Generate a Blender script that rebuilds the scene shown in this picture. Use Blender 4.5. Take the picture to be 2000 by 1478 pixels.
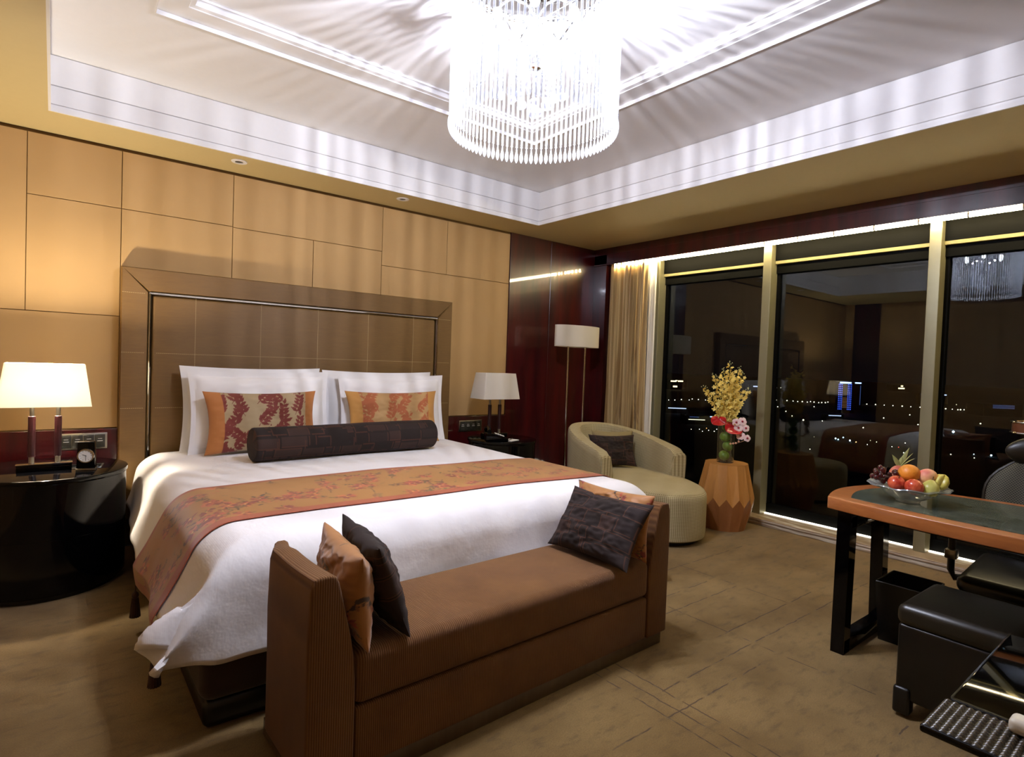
import bpy, bmesh, math, random
import numpy as np
from mathutils import Vector, Matrix, Euler
for o in list(bpy.data.objects): bpy.data.objects.remove(o)
SC = bpy.context.scene; COL = SC.collection
R = math.radians; PI = math.pi
rnd = random.Random(7)

# ------------------------------------------------------------------ camera
cam = bpy.data.cameras.new('camera'); cam_ob = bpy.data.objects.new('camera', cam); COL.objects.link(cam_ob)
cam.sensor_fit = 'HORIZONTAL'; cam.sensor_width = 36; cam.lens = 36*1124.8/2000
cam.clip_start = .05; cam.clip_end = 6000
M_cam = Matrix.Rotation(-.673, 4, 'Z') @ Matrix.Rotation(1.54432, 4, 'X') @ Matrix.Rotation(.03639, 4, 'Z')
M_cam.translation = Vector((0, 0, 1.35)); cam_ob.matrix_world = M_cam
SC.camera = cam_ob
# ------------------------------------------------------------------ world, exposure
w = bpy.data.worlds.new('night'); SC.world = w; w.use_nodes = True
w.node_tree.nodes['Background'].inputs[0].default_value = (.010, .014, .022, 1)
w.node_tree.nodes['Background'].inputs[1].default_value = .12
SC.view_settings.view_transform = 'Standard'; SC.view_settings.look = 'None'
SC.view_settings.gamma = 1; SC.view_settings.use_curve_mapping = False
SC.view_settings.exposure = -0.13
CHANDELIER_W, TABLE_LAMP_W, TUBE_E, FILL_W = 62.0, 95.0, 90.0, 3.0

def point_light(name, loc, watts, col, rad=.03):
    l = bpy.data.lights.new(name, 'POINT'); l.energy = watts; l.color = col; l.shadow_soft_size = rad
    o = bpy.data.objects.new(name, l); COL.objects.link(o); o.location = loc; return o
def spot_light(name, loc, watts, col, ang, rad=.03, blend=.6):
    l = bpy.data.lights.new(name, 'SPOT'); l.energy = watts; l.color = col; l.shadow_soft_size = rad
    l.spot_size = R(ang); l.spot_blend = blend
    o = bpy.data.objects.new(name, l); COL.objects.link(o); o.location = loc; return o
CHX, CHY = 1.62, 1.95      # chandelier axis
for k in range(4):
    a = k*PI/2+.3
    point_light('chandelier_bulb_light', (CHX+.12*math.cos(a), CHY+.12*math.sin(a), 2.775), CHANDELIER_W, (.81, .845, 1.0), .006)
# added warm fill spots just under the soffit, without fittings, outside the view
for x, y, k in ((1.2, -.95, 1), (3.0, -.95, 1.5), (4.3, .35, 4.5), (-.8, .6, .6)):
    spot_light('fill_spot', (x, y, 2.675), FILL_W*k, (1.0, .74, .40), 140, .04)

# ------------------------------------------------------------------ helpers
def lin(c):
    if isinstance(c, str):
        c = [int(c[i:i+2], 16)/255 for i in (0, 2, 4)]
        return tuple(x/12.92 if x <= .04045 else ((x+.055)/1.055)**2.4 for x in c)
    return tuple(c)
class Mat:
    def __init__(s, name, col, rough=.5, metal=0, **kw):
        s.m = bpy.data.materials.new(name); s.m.use_nodes = True
        s.nt = s.m.node_tree; s.b = s.nt.nodes['Principled BSDF']
        s.col = lin(col); s.set('Base Color', (*s.col, 1)); s.set('Roughness', rough); s.set('Metallic', metal)
        for k, v in kw.items(): s.set(k.replace('_', ' '), v)
        s.tc = None; s.nrm = None
    def set(s, k, v): s.b.inputs[k].default_value = v
    def n(s, t, **kw):
        x = s.nt.nodes.new('ShaderNode'+t)
        for k, v in kw.items(): setattr(x, k, v)
        return x
    def l(s, a, b): s.nt.links.new(a, b)
    def coord(s, kind='Object', scale=(1, 1, 1), rot=(0, 0, 0)):
        t = s.n('TexCoord'); m = s.n('Mapping'); m.inputs['Scale'].default_value = scale; m.inputs['Rotation'].default_value = rot
        s.l(t.outputs[kind], m.inputs[0]); return m.outputs[0]
    def mix(s, fac, a, b, mode='MIX'):
        x = s.n('Mix', data_type='RGBA', blend_type=mode)
        for i, v in ((0, fac), (6, a), (7, b)):
            if isinstance(v, (int, float)): x.inputs[i].default_value = v
            elif isinstance(v, (tuple, list, str)): x.inputs[i].default_value = (*lin(v), 1)
            else: s.l(v, x.inputs[i])
        return x.outputs[2]
    def ramp(s, fac, p0, p1, c0=(0, 0, 0), c1=(1, 1, 1)):
        x = s.n('ValToRGB'); e = x.color_ramp.elements
        e[0].position = p0; e[1].position = p1; e[0].color = (*c0, 1); e[1].color = (*c1, 1)
        s.l(fac, x.inputs[0]); return x.outputs[0]
    def noise(s, vec, scale, detail=3, rough=.5, out='Fac'):
        x = s.n('TexNoise'); x.inputs['Scale'].default_value = scale; x.inputs['Detail'].default_value = detail
        x.inputs['Roughness'].default_value = rough; s.l(vec, x.inputs['Vector']); return x.outputs[out]
    def wave(s, vec, scale, dist=0, direction='X', detail=2, dscale=1):
        x = s.n('TexWave', bands_direction=direction); x.inputs['Scale'].default_value = scale
        x.inputs['Distortion'].default_value = dist; x.inputs['Detail'].default_value = detail; x.inputs['Detail Scale'].default_value = dscale
        s.l(vec, x.inputs['Vector']); return x.outputs['Fac']
    def math(s, op, a, b=0.0, c=None):
        x = s.n('Math', operation=op)
        for i, v in enumerate((a, b) if c is None else (a, b, c)):
            if isinstance(v, (int, float)): x.inputs[i].default_value = v
            else: s.l(v, x.inputs[i])
        return x.outputs[0]
    def base(s, sock): s.l(sock, s.b.inputs['Base Color'])
    def bump(s, h, strength=.3, dist=.003):
        x = s.n('Bump'); x.inputs['Strength'].default_value = strength; x.inputs['Distance'].default_value = dist
        s.l(h, x.inputs['Height'])
        if s.nrm: s.l(s.nrm, x.inputs['Normal'])
        s.nrm = x.outputs[0]; s.l(s.nrm, s.b.inputs['Normal']); return s
def simple(name, col, rough=.5, metal=0, nscale=30, namt=.12, bump=0, **kw):
    m = Mat(name, col, rough, metal, **kw); v = m.coord()
    f = m.noise(v, nscale, 4); c = m.col
    m.base(m.mix(f, tuple(x*(1-namt) for x in c), tuple(min(1, x*(1+namt)) for x in c)))
    if bump: m.bump(f, bump, .002)
    return m.m
def fabric(name, col, rough=.85, scale=900, bump=.25, namt=.15, sheen=.2):
    m = Mat(name, col, rough); v = m.coord(); c = m.col
    n1 = m.noise(v, 6, 3); n2 = m.wave(v, scale/6, 1.0, 'X'); n3 = m.wave(v, scale/6, 1.0, 'Z')
    t = m.math('MULTIPLY', n2, n3); m.set('Sheen Weight', sheen)
    m.base(m.mix(m.math('MULTIPLY_ADD', n1, .7, m.math('MULTIPLY', t, .3)), tuple(x*(1-namt) for x in c), tuple(min(1, x*(1+namt)) for x in c)))
    m.bump(t, bump, .0008); return m.m
def emis(name, col, e, base=(.8, .8, .8)):
    m = Mat(name, base); m.set('Emission Color', (*lin(col), 1)); m.set('Emission Strength', e); return m.m
def glassy(name, tint=(1, 1, 1), refl=1.0, rough=0, extra=None, clear=1.0):
    """thin clear glass: transparent + fresnel reflection (+ a little surface scatter)"""
    m = bpy.data.materials.new(name); m.use_nodes = True; nt = m.node_tree; nt.nodes.clear()
    o = nt.nodes.new('ShaderNodeOutputMaterial'); t = nt.nodes.new('ShaderNodeBsdfTransparent'); g = nt.nodes.new('ShaderNodeBsdfGlossy')
    f = nt.nodes.new('ShaderNodeFresnel'); ge = nt.nodes.new('ShaderNodeNewGeometry'); ma = nt.nodes.new('ShaderNodeMath'); ma.operation = 'MULTIPLY_ADD'; ma.inputs[1].default_value = 1/1.5-1.5; ma.inputs[2].default_value = 1.5
    nt.links.new(ge.outputs['Backfacing'], ma.inputs[0]); nt.links.new(ma.outputs[0], f.inputs[0]); mx = nt.nodes.new('ShaderNodeMixShader')
    mu = nt.nodes.new('ShaderNodeMath'); mu.operation = 'MULTIPLY'; mu.inputs[1].default_value = refl; mu.use_clamp = True
    t.inputs[0].default_value = (*tint, 1); g.inputs['Roughness'].default_value = rough
    nt.links.new(f.outputs[0], mu.inputs[0]); nt.links.new(mu.outputs[0], mx.inputs[0])
    nt.links.new(t.outputs[0], mx.inputs[1]); nt.links.new(g.outputs[0], mx.inputs[2]); out = mx.outputs[0]
    if extra:
        d = nt.nodes.new('ShaderNodeBsdfDiffuse'); d.inputs[0].default_value = (*extra[1], 1)
        m2 = nt.nodes.new('ShaderNodeMixShader'); m2.inputs[0].default_value = extra[0]
        nt.links.new(out, m2.inputs[1]); nt.links.new(d.outputs[0], m2.inputs[2]); out = m2.outputs[0]
    nt.links.new(out, o.inputs[0]); return m

def BM(): return bmesh.new()
def T(x=0, y=0, z=0, rx=0, ry=0, rz=0): return Matrix.Translation((x, y, z)) @ Euler((rx, ry, rz)).to_matrix().to_4x4()
def box(bm, x0, x1, y0, y1, z0, z1, r=0, seg=2, M=None):
    b = bmesh.new(); bmesh.ops.create_cube(b, size=1)
    bmesh.ops.scale(b, vec=(x1-x0, y1-y0, z1-z0), verts=b.verts)
    if r: bmesh.ops.bevel(b, geom=b.edges[:], offset=r, segments=seg, affect='EDGES', profile=.5)
    bmesh.ops.translate(b, vec=((x0+x1)/2, (y0+y1)/2, (z0+z1)/2), verts=b.verts)
    return merge(bm, b, M)
def merge(bm, b, M=None):
    if M is not None: bmesh.ops.transform(b, matrix=M, verts=b.verts)
    me = bpy.data.meshes.new('tmp'); b.to_mesh(me); b.free(); bm.from_mesh(me); bpy.data.meshes.remove(me); return bm
def lathe(bm, prof, n=32, M=None, cap=True, ang=0, smooth=True):
    b = bmesh.new(); rings = []
    for r, z in prof: rings.append([b.verts.new((r*math.cos(2*PI*i/n+ang), r*math.sin(2*PI*i/n+ang), z)) for i in range(n)])
    for a, c in zip(rings, rings[1:]):
        for i in range(n): b.faces.new((a[i], a[(i+1) % n], c[(i+1) % n], c[i]))
    if cap:
        if prof[0][0] > 1e-5: b.faces.new(rings[0][::-1])
        if prof[-1][0] > 1e-5: b.faces.new(rings[-1])
    bmesh.ops.remove_doubles(b, verts=b.verts, dist=1e-6)
    return merge(bm, b, M)
def cyl(bm, r, z0, z1, n=24, M=None, bev=0):
    p = [(r, z0), (r, z1)] if not bev else [(r-bev, z0), (r, z0+bev), (r, z1-bev), (r-bev, z1)]
    return lathe(bm, p, n, M)
def ball(bm, c, r, seg=16, sc=(1, 1, 1), M=None):
    b = bmesh.new(); bmesh.ops.create_uvsphere(b, u_segments=seg, v_segments=max(6, seg*2//3), radius=r)
    bmesh.ops.scale(b, vec=sc, verts=b.verts)
    if M is not None: bmesh.ops.transform(b, matrix=M, verts=b.verts)
    bmesh.ops.translate(b, vec=c, verts=b.verts); return merge(bm, b)
def tube(bm, pts, rad, n=8, closed=False, flat=None):
    pts = [Vector(p) for p in pts]; N = len(pts); rad = rad if isinstance(rad, (list, tuple)) else [rad]*N
    b = bmesh.new(); rings = []; up = None
    for i, p in enumerate(pts):
        d = (pts[(i+1) % N]-pts[i-1]) if closed else (pts[min(i+1, N-1)]-pts[max(i-1, 0)])
        d.normalize()
        if up is None: up = Vector((0, 0, 1)) if abs(d.z) < .9 else Vector((1, 0, 0))
        s = d.cross(up).normalized(); up = s.cross(d).normalized()
        f = flat or (1, 1)
        rings.append([b.verts.new(p + rad[i]*(s*math.cos(2*PI*k/n)*f[0]+up*math.sin(2*PI*k/n)*f[1])) for k in range(n)])
    m = N if closed else N-1
    for i in range(m):
        a, c = rings[i], rings[(i+1) % N]
        for k in range(n): b.faces.new((a[k], a[(k+1) % n], c[(k+1) % n], c[k]))
    if not closed: b.faces.new(rings[0]); b.faces.new(rings[-1])
    bmesh.ops.recalc_face_normals(b, faces=b.faces); return merge(bm, b)
def prism(bm, poly, z0, z1, r=0, M=None, seg=2):
    b = bmesh.new(); vs = [b.verts.new((x, y, z0)) for x, y in poly]; f = b.faces.new(vs)
    e = bmesh.ops.extrude_face_region(b, geom=[f]); bmesh.ops.translate(b, vec=(0, 0, z1-z0), verts=[v for v in e['geom'] if isinstance(v, bmesh.types.BMVert)])
    bmesh.ops.recalc_face_normals(b, faces=b.faces)
    if r:
        ed = [e for e in b.edges if len(e.link_faces) == 2 and e.calc_face_angle(0) > .5]
        bmesh.ops.bevel(b, geom=ed, offset=r, segments=seg, affect='EDGES', profile=.5)
    return merge(bm, b, M)
def grid(bm, fn, nu, nv, closeu=False):
    vs = [[bm.verts.new(fn(i/nu, j/nv)) for j in range(nv+1)] for i in range(nu if closeu else nu+1)]
    for i in range(nu):
        for j in range(nv):
            a, c = vs[i], vs[(i+1) % len(vs)]
            bm.faces.new((a[j], c[j], c[j+1], a[j+1]))
    return vs
def smoothstep(a, b, x): t = min(1, max(0, (x-a)/(b-a))); return t*t*(3-2*t)

def obj(name, bm, mat, parent=None, smooth=True, world=False):
    me = bpy.data.meshes.new(name)
    o = bpy.data.objects.new(name, me); COL.objects.link(o)
    if parent is not None:
        if world: bmesh.ops.transform(bm, matrix=parent.matrix_world.inverted(), verts=bm.verts)
        o.parent = parent
        o.matrix_parent_inverse = Matrix.Identity(4)
    bm.normal_update(); bm.to_mesh(me); bm.free()
    for m in (mat if isinstance(mat, (list, tuple)) else [mat]): me.materials.append(m)
    if smooth:
        me.polygons.foreach_set('use_smooth', [True]*len(me.polygons)); me.set_sharp_from_angle(angle=R(38))
    return o
def tag(o, label, cat, group=None, kind=None):
    if label: o['label'] = label
    if cat: o['category'] = cat
    if group: o['group'] = group
    if kind: o['kind'] = kind
    return o
def thing(name, label, cat, loc=(0, 0, 0), rot=(0, 0, 0), group=None):
    o = bpy.data.objects.new(name, None); COL.objects.link(o); o.empty_display_size = .05
    o.matrix_world = Matrix.Translation(loc) @ Euler(rot).to_matrix().to_4x4()
    return tag(o, label, cat, group)
def single(name, bm, mat, label, cat, group=None, smooth=True, origin=None):
    """a thing made of one mesh; bm in world coordinates"""
    o = obj(name, bm, mat, None, smooth); tag(o, label, cat, group)
    if origin is None:
        cs = [v.co for v in o.data.vertices]; n = len(cs)
        origin = Vector((sum(c.x for c in cs)/n, sum(c.y for c in cs)/n, min(c.z for c in cs)))
    o.data.transform(Matrix.Translation(-Vector(origin))); o.location = origin
    return o
def part(name, bm, mat, t, smooth=True, label=None, world=True):
    o = obj(name, bm, mat, t, smooth, world)
    if label: o['label'] = label
    return o
def struct(name, bm, mat, smooth=False):
    o = obj(name, bm, mat, None, smooth); o['kind'] = 'structure'; return o
def dup(root, M, label=None, group=None):
    r = root.copy(); COL.objects.link(r); r.matrix_world = M
    if label: r['label'] = label
    if group: r['group'] = group
    for ch in list(root.children):
        c = ch.copy(); COL.objects.link(c); c.parent = r
        for g in ch.children:
            d = g.copy(); COL.objects.link(d); d.parent = c
    return r
def vcol(o, fn):
    """pigment of a printed / woven pattern, stored per vertex (fn gets the vertex index)"""
    a = o.data.color_attributes.new('pattern', 'FLOAT_COLOR', 'POINT')
    a.data.foreach_set('color', np.asarray(fn, dtype=np.float32).ravel())
def patmat(name, rough=.8, sheen=.2, bscale=200, bump=.2):
    m = Mat(name, (.5, .5, .5), rough); a = m.n('Attribute'); a.attribute_name = 'pattern'
    v = m.coord(); f = m.noise(v, bscale, 2)
    m.base(m.mix(m.math('MULTIPLY', f, .5), a.outputs['Color'], (0, 0, 0), 'MIX') if 0 else a.outputs['Color'])
    m.set('Sheen Weight', sheen); m.bump(f, bump, .001); return m.m
class Canvas:
    def __init__(s, w, h, bg, res=500):
        s.w, s.h, s.r = w, h, res; s.a = np.ones((int(h*res)+1, int(w*res)+1, 3))*np.array(lin(bg))
    def _win(s, cx, cy, rad):
        H, W, _ = s.a.shape; x0 = max(0, int((cx-rad)*s.r)); x1 = min(W, int((cx+rad)*s.r)+2); y0 = max(0, int((cy-rad)*s.r)); y1 = min(H, int((cy+rad)*s.r)+2)
        if x1 <= x0 or y1 <= y0: return None
        Y, X = np.mgrid[y0:y1, x0:x1]; return (slice(y0, y1), slice(x0, x1)), X/s.r-cx, Y/s.r-cy
    def leaf(s, x, y, ang, L, W, col):
        w_ = s._win(x+L/2*math.cos(ang), y+L/2*math.sin(ang), L/2+W)
        if not w_: return
        sl, X, Y = w_; X = X+L/2*math.cos(ang); Y = Y+L/2*math.sin(ang)
        u = X*math.cos(ang)+Y*math.sin(ang); v = -X*math.sin(ang)+Y*math.cos(ang); t = np.clip(u/L, 0, 1)
        m = (u > 0) & (u < L) & (np.abs(v) < W/2*np.sin(PI*t**.8)); s.a[sl][m] = lin(col)
    def dot(s, x, y, r, col):
        w_ = s._win(x, y, r)
        if w_: sl, X, Y = w_; s.a[sl][(X*X+Y*Y) < r*r] = lin(col)
    def line(s, pts, wd, col):
        for (x0, y0), (x1, y1) in zip(pts, pts[1:]):
            n = max(2, int(math.hypot(x1-x0, y1-y0)/(wd*.4)))
            for i in range(n+1): s.dot(x0+(x1-x0)*i/n, y0+(y1-y0)*i/n, wd/2, col)
    def rect(s, x0, y0, x1, y1, col):
        s.a[max(0, int(y0*s.r)):max(0, int(y1*s.r)), max(0, int(x0*s.r)):max(0, int(x1*s.r))] = lin(col)
    def frame(s, x0, y0, x1, y1, wd, col):
        s.rect(x0, y0, x1, y0+wd, col); s.rect(x0, y1-wd, x1, y1, col); s.rect(x0, y0, x0+wd, y1, col); s.rect(x1-wd, y0, x1, y1, col)
    def sample(s, u, v):   # arrays in 0..1
        H, W, _ = s.a.shape; c = s.a[np.clip((v*s.h*s.r).astype(int), 0, H-1), np.clip((u*s.w*s.r).astype(int), 0, W-1)]
        return np.concatenate([c, np.ones((len(c), 1))], 1)

# ------------------------------------------------------------------ materials
def build_floor_mat():
    m = Mat('carpet', '9a7f52', .95); v = m.coord(); m.set('Sheen Weight', .15)
    big = m.noise(v, 2.2, 4, .6); med = m.noise(m.coord(scale=(1, 2.6, 1)), 9, 4, .65); fine = m.noise(v, 190, 3, .75)
    c = m.mix(m.ramp(big, .35, .7), '6a5122', '8c7140')
    c = m.mix(m.math('MULTIPLY', m.ramp(med, .52, .70), .6), c, '4a3819')
    c = m.mix(m.math('MULTIPLY', m.ramp(fine, .38, .62), .55), c, '59441f')
    sep = m.n('SeparateXYZ'); wob = m.noise(v, 14, 2, out='Color'); ad = m.n('VectorMath', operation='MULTIPLY_ADD')
    m.l(wob, ad.inputs[0]); ad.inputs[1].default_value = (.016, .016, 0); m.l(v, ad.inputs[2]); m.l(ad.outputs[0], sep.inputs[0])
    X, Y = sep.outputs[0], sep.outputs[1]; tot = None
    # carved lines: (axis, position, from, to)
    segs = [('y', 1.95, -.5, 2.55), ('y', 2.02, .9, 2.3), ('y', 1.88, .62, 1.9), ('x', .735, 1.88, 2.62), ('x', .735, 1.0, 1.1), ('x', 1.44, 2.02, 4.3), ('x', 1.9, 2.5, 3.4),
            ('x', 2.05, 2.5, 3.3), ('x', 1.58, 2.6, 3.7), ('y', 3.4, 1.2, 2.35), ('y', 2.75, .9, 2.1), ('x', 1.25, .2, .95), ('x', 1.31, .5, 2.6), ('y', -.21, 1.2, 3.8), ('y', .78, .6, 2.0), ('y', .46, .5, 1.5),
            ('x', .5, 1.9, 2.6), ('y', 1.25, -.6, 1.0), ('x', 2.32, 2.9, 4.2), ('y', 4.1, .4, 1.9)]
    for ax, p, a, b in segs:
        P, Q = (X, Y) if ax == 'y' else (Y, X)
        d = m.math('ABSOLUTE', m.math('SUBTRACT', P, p+.008)); on = m.math('LESS_THAN', d, .0034)
        on = m.math('MULTIPLY', on, m.math('MULTIPLY', m.math('GREATER_THAN', Q, a), m.math('LESS_THAN', Q, b)))
        tot = on if tot is None else m.math('MAXIMUM', tot, on)
    tot = m.math('MULTIPLY', tot, m.ramp(m.noise(v, 9, 2), .40, .50))
    m.base(m.mix(m.math('MULTIPLY', tot, .8), c, '33200f'))
    m.bump(m.math('SUBTRACT', m.math('MULTIPLY', fine, .6), tot), .7, .004); return m.m
M_carpet = build_floor_mat()
def wood(name, c0, c1, scale=(1, 1, .06), rough=.3, ns=18, coat=0):
    m = Mat(name, c0, rough); v = m.coord(scale=scale); f = m.noise(v, ns, 5, .65)
    m.base(m.mix(m.ramp(f, .3, .7), c0, c1)); m.set('Coat Weight', coat); m.set('Coat Roughness', .04); return m.m
M_mahog = wood('mahogany_lacquer', '22040a', '4c0a0c', (1, 1, .12), .28, 9, 1.0)
M_wallp = fabric('wall_fabric', 'b08c58', .75, 1100, .15, .04, 0)
M_white = simple('white_paint', 'e5e2e0', .6, namt=.02)
M_gap = simple('dark_reveal', '7c6038', .8)
M_black = simple('black_lacquer', '030304', .06, namt=.1, Specular_IOR_Level=.28)
M_blackm = simple('black_metal', '0b0b0b', .35)
M_chrome = simple('chrome', 'd8d6d2', .08, 1, namt=.03)
M_steel = simple('brushed_steel', 'a09a8c', .3, 1, namt=.08)
M_linen = fabric('white_linen', 'e9e6e4', .8, 1500, .12, .03, .1)
M_shade = Mat('lamp_shade_linen', 'efe9da', .9)
def shade_mat(name, col, tr=.45):
    m = bpy.data.materials.new(name); m.use_nodes = True; nt = m.node_tree; nt.nodes.clear()
    o = nt.nodes.new('ShaderNodeOutputMaterial'); d = nt.nodes.new('ShaderNodeBsdfDiffuse'); t = nt.nodes.new('ShaderNodeBsdfTranslucent'); x = nt.nodes.new('ShaderNodeMixShader')
    tc = nt.nodes.new('ShaderNodeTexCoord'); ns = nt.nodes.new('ShaderNodeTexNoise'); ns.inputs['Scale'].default_value = 400
    mx = nt.nodes.new('ShaderNodeMix'); mx.data_type = 'RGBA'; c = lin(col); mx.inputs[6].default_value = (*[k*.95 for k in c], 1); mx.inputs[7].default_value = (*c, 1)
    nt.links.new(tc.outputs['Object'], ns.inputs['Vector']); nt.links.new(ns.outputs['Fac'], mx.inputs[0])
    for s_ in (d, t): nt.links.new(mx.outputs[2], s_.inputs[0])
    x.inputs[0].default_value = tr; nt.links.new(d.outputs[0], x.inputs[1]); nt.links.new(t.outputs[0], x.inputs[2]); nt.links.new(x.outputs[0], o.inputs[0]); return m
M_shade = shade_mat('lamp_shade_linen', 'efe9dc', .42)
M_bulb = emis('lit_bulb', 'fff4e0', 12)
M_bulb_off = simple('frosted_bulb', 'e8e4da', .4)
M_glass = glassy('window_glass', (.93, .97, .95), 1.0)
M_clear = glassy('clear_glass', (.97, .985, .975), 2.2)
M_darkwin = simple('dark_window_metal', '0a0a08', .6, Specular_IOR_Level=.05)
M_champ = simple('champagne_metal', '8a8466', .42, .35, namt=.05)
M_frame2 = simple('olive_window_frame', '8d8457', .6, namt=.05)
M_cream = simple('cream_plastic', 'ddd6c4', .35)
M_paper = simple('paper', 'e6e2da', .7)

# ------------------------------------------------------------------ room shell
XW, YW, ZC = 4.90, 4.693, 2.69
XL, YB = -1.5, -1.6
b = BM(); box(b, XL, 4.9, YB, YW, -.05, 0); struct('floor', b, M_carpet)
TX0, TX1, TY0, TY1 = -.04, 3.665, -.3, 4.27
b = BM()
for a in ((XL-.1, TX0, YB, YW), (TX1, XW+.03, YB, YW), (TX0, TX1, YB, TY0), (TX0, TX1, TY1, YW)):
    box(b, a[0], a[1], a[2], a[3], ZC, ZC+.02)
struct('ceiling_soffit', b, simple('beige_soffit', 'c8b480', .6, namt=.02)); b = BM()  # soffit faces get a beige tone, the upper ceiling stays white
def rect_loop(bm, prof, x0, x1, y0, y1):
    rings = []
    for d, z in prof:
        rings.append([bm.verts.new(p) for p in ((x0-d, y0-d, z), (x1+d, y0-d, z), (x1+d, y1+d, z), (x0-d, y1+d, z))])
    for a, c in zip(rings, rings[1:]):
        for i in range(4): bm.faces.new((a[i], c[i], c[(i+1) % 4], a[(i+1) % 4]))
rect_loop(b, [(.02, ZC+.02), (0, ZC+.02), (0, ZC), (-.012, ZC), (-.012, ZC+.028), (0.004, ZC+.030), (0.004, ZC+.042), (-.006, ZC+.044), (-.006, ZC+.142), (.006, ZC+.144),
              (.006, ZC+.149), (-.006, ZC+.151), (-.006, ZC+.315), (.006, ZC+.322)], TX0, TX1, TY0, TY1)
# upper ceiling with the stepped centre panel
IX0, IX1, IY0, IY1 = .37, 2.83, .50, 3.38; z0 = ZC+.32
rect_loop(b, [(0, z0+.001), (0, z0-.006), (-.004, z0-.006), (-.004, z0+.016)], IX0, IX1, IY0, IY1)
for a in ((TX0-.02, IX0, TY0-.02, TY1+.02), (IX1, TX1+.02, TY0-.02, TY1+.02), (IX0, IX1, TY0-.02, IY0), (IX0, IX1, IY1, TY1+.02)): box(b, a[0], a[1], a[2], a[3], z0, z0+.12)
rect_loop(b, [(0.0, z0+.016), (-.125, z0+.016), (-.128, z0+.020), (-.150, z0+.024), (-.152, z0+.046), (-.156, z0+.05), (-.168, z0+.05), (-.170, z0+.06), (-.18, z0+.062)], IX0, IX1, IY0, IY1)
box(b, IX0+.17, IX1-.17, IY0+.17, IY1-.17, z0+.062, z0+.10)
struct('ceiling', b, M_white)
# headboard wall: fabric panels with thin joints above a lacquered wainscot
b = BM(); box(b, XL-.1, 3.66, YW+.012, YW+.1, 0, ZC+.02)
struct('wall_back', b, M_gap)
b = BM(); g = .0022
xs = {'a': -.142, 'b': .345, 'c': 1.033, 'd': 1.636, 'e': 2.236, 'f': 2.90, 'g': 3.655}
pan = [(-1.48, 'a', 1.57, 2.672), ('a', 'b', 2.29, 2.672), ('a', 'b', 1.57, 2.29), (-1.48, 'b', .82, 1.57), ('b', 'c', 2.29, 2.672), ('b', 'c', .3, 2.29),
       ('c', 'e', 2.285, 2.672), ('c', 'd', .3, 2.285), ('d', 'e', .3, 2.285), ('e', 'f', 2.165, 2.672), ('f', 'g', 2.165, 2.672), ('e', 'g', .82, 2.165)]
for x0, x1, za, zb in pan:
    x0 = xs.get(x0, x0); x1 = xs.get(x1, x1); box(b, x0+g, x1-g, YW, YW+.014, za+g, zb-g, .001, 1)
struct('wall_back_panels', b, M_wallp)
b = BM()
box(b, -1.48, .345, YW-.012, YW+.013, .02, .815, .003); box(b, 2.8, 3.66, YW-.012, YW+.013, .02, .815, .003)
struct('trim_1', b, M_mahog)
b = BM(); box(b, 3.66, 4.22, YW-.006, YW+.1, 0, ZC+.02, .002, 1); box(b, 4.223, 5.1, YW-.006, YW+.1, 0, ZC+.02, .002, 1); struct('wall_right', b, M_mahog)
# left wall (entrance side, seen in the window reflection) and wall behind the camera
b = BM(); box(b, XL-.1, XL-.012, YB-.1, YW+.1, -.05, ZC+.4)
for y0, y1 in ((-1.6, .2), (.2, 1.4), (1.4, 2.5), (2.5, 3.56), (3.56, 4.08)):
    for za, zb in ((.1, 2.1), (2.1, 2.68)): box(b, XL-.015, XL, y0+g, y1-g, za+g, zb-g, .001, 1)
struct('wall_left', b, M_wallp)
b = BM(); box(b, XL-.01, XL+.012, 4.1, 4.54, .02, ZC); struct('trim_2', b, M_mahog)
b = BM(); box(b, XL-.1, 5.1, YB-.1, YB, -.05, ZC+.4); struct('wall_front', b, M_wallp)
b = BM(); box(b, .6, 2.4, YB-.005, YB+.02, 0, 2.2); struct('trim_3', b, M_mahog)
# window wall: dark return at the corner, fascia, head
b = BM()
box(b, 4.90, 5.3, 4.50, YW, 0, ZC); box(b, XW, XW+.028, YB, 4.69, 2.50, ZC, .002)
box(b, XW-.012, XW+.0, YB, 4.69, 2.50, 2.515, .002); box(b, XW-.006, XW+.0, YB, 4.69, 2.618, ZC)
struct('trim_4', b, M_mahog)
b = BM(); box(b, XW+.028, 5.35, YB, 4.6, 2.53, ZC+.05); box(b, 5.11, 5.3, YB, 4.5, 2.365, 2.54); struct('trim_5', b, M_darkwin)
M_marble = Mat('travertine', 'cfc2a6', .22)
v_ = M_marble.coord(scale=(1, .25, 3)); f_ = M_marble.wave(v_, 3, 9, 'Z', 4, 2.5); M_marble.base(M_marble.mix(M_marble.ramp(f_, .2, .9), 'a58f74', 'dcd2bd')); M_marble = M_marble.m
b = BM(); box(b, 4.895, 5.3, YB, 4.5, 0, .03, .003); box(b, 4.888, 5.3, YB, 4.5, .034, .062, .004); box(b, 4.91, 5.3, YB, 4.5, .02, .05); struct('window_sill', b, M_marble)
MY = [3.90, 2.68, 1.41, .14, -1.13]
bounds = [4.5]+MY+[YB]
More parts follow.
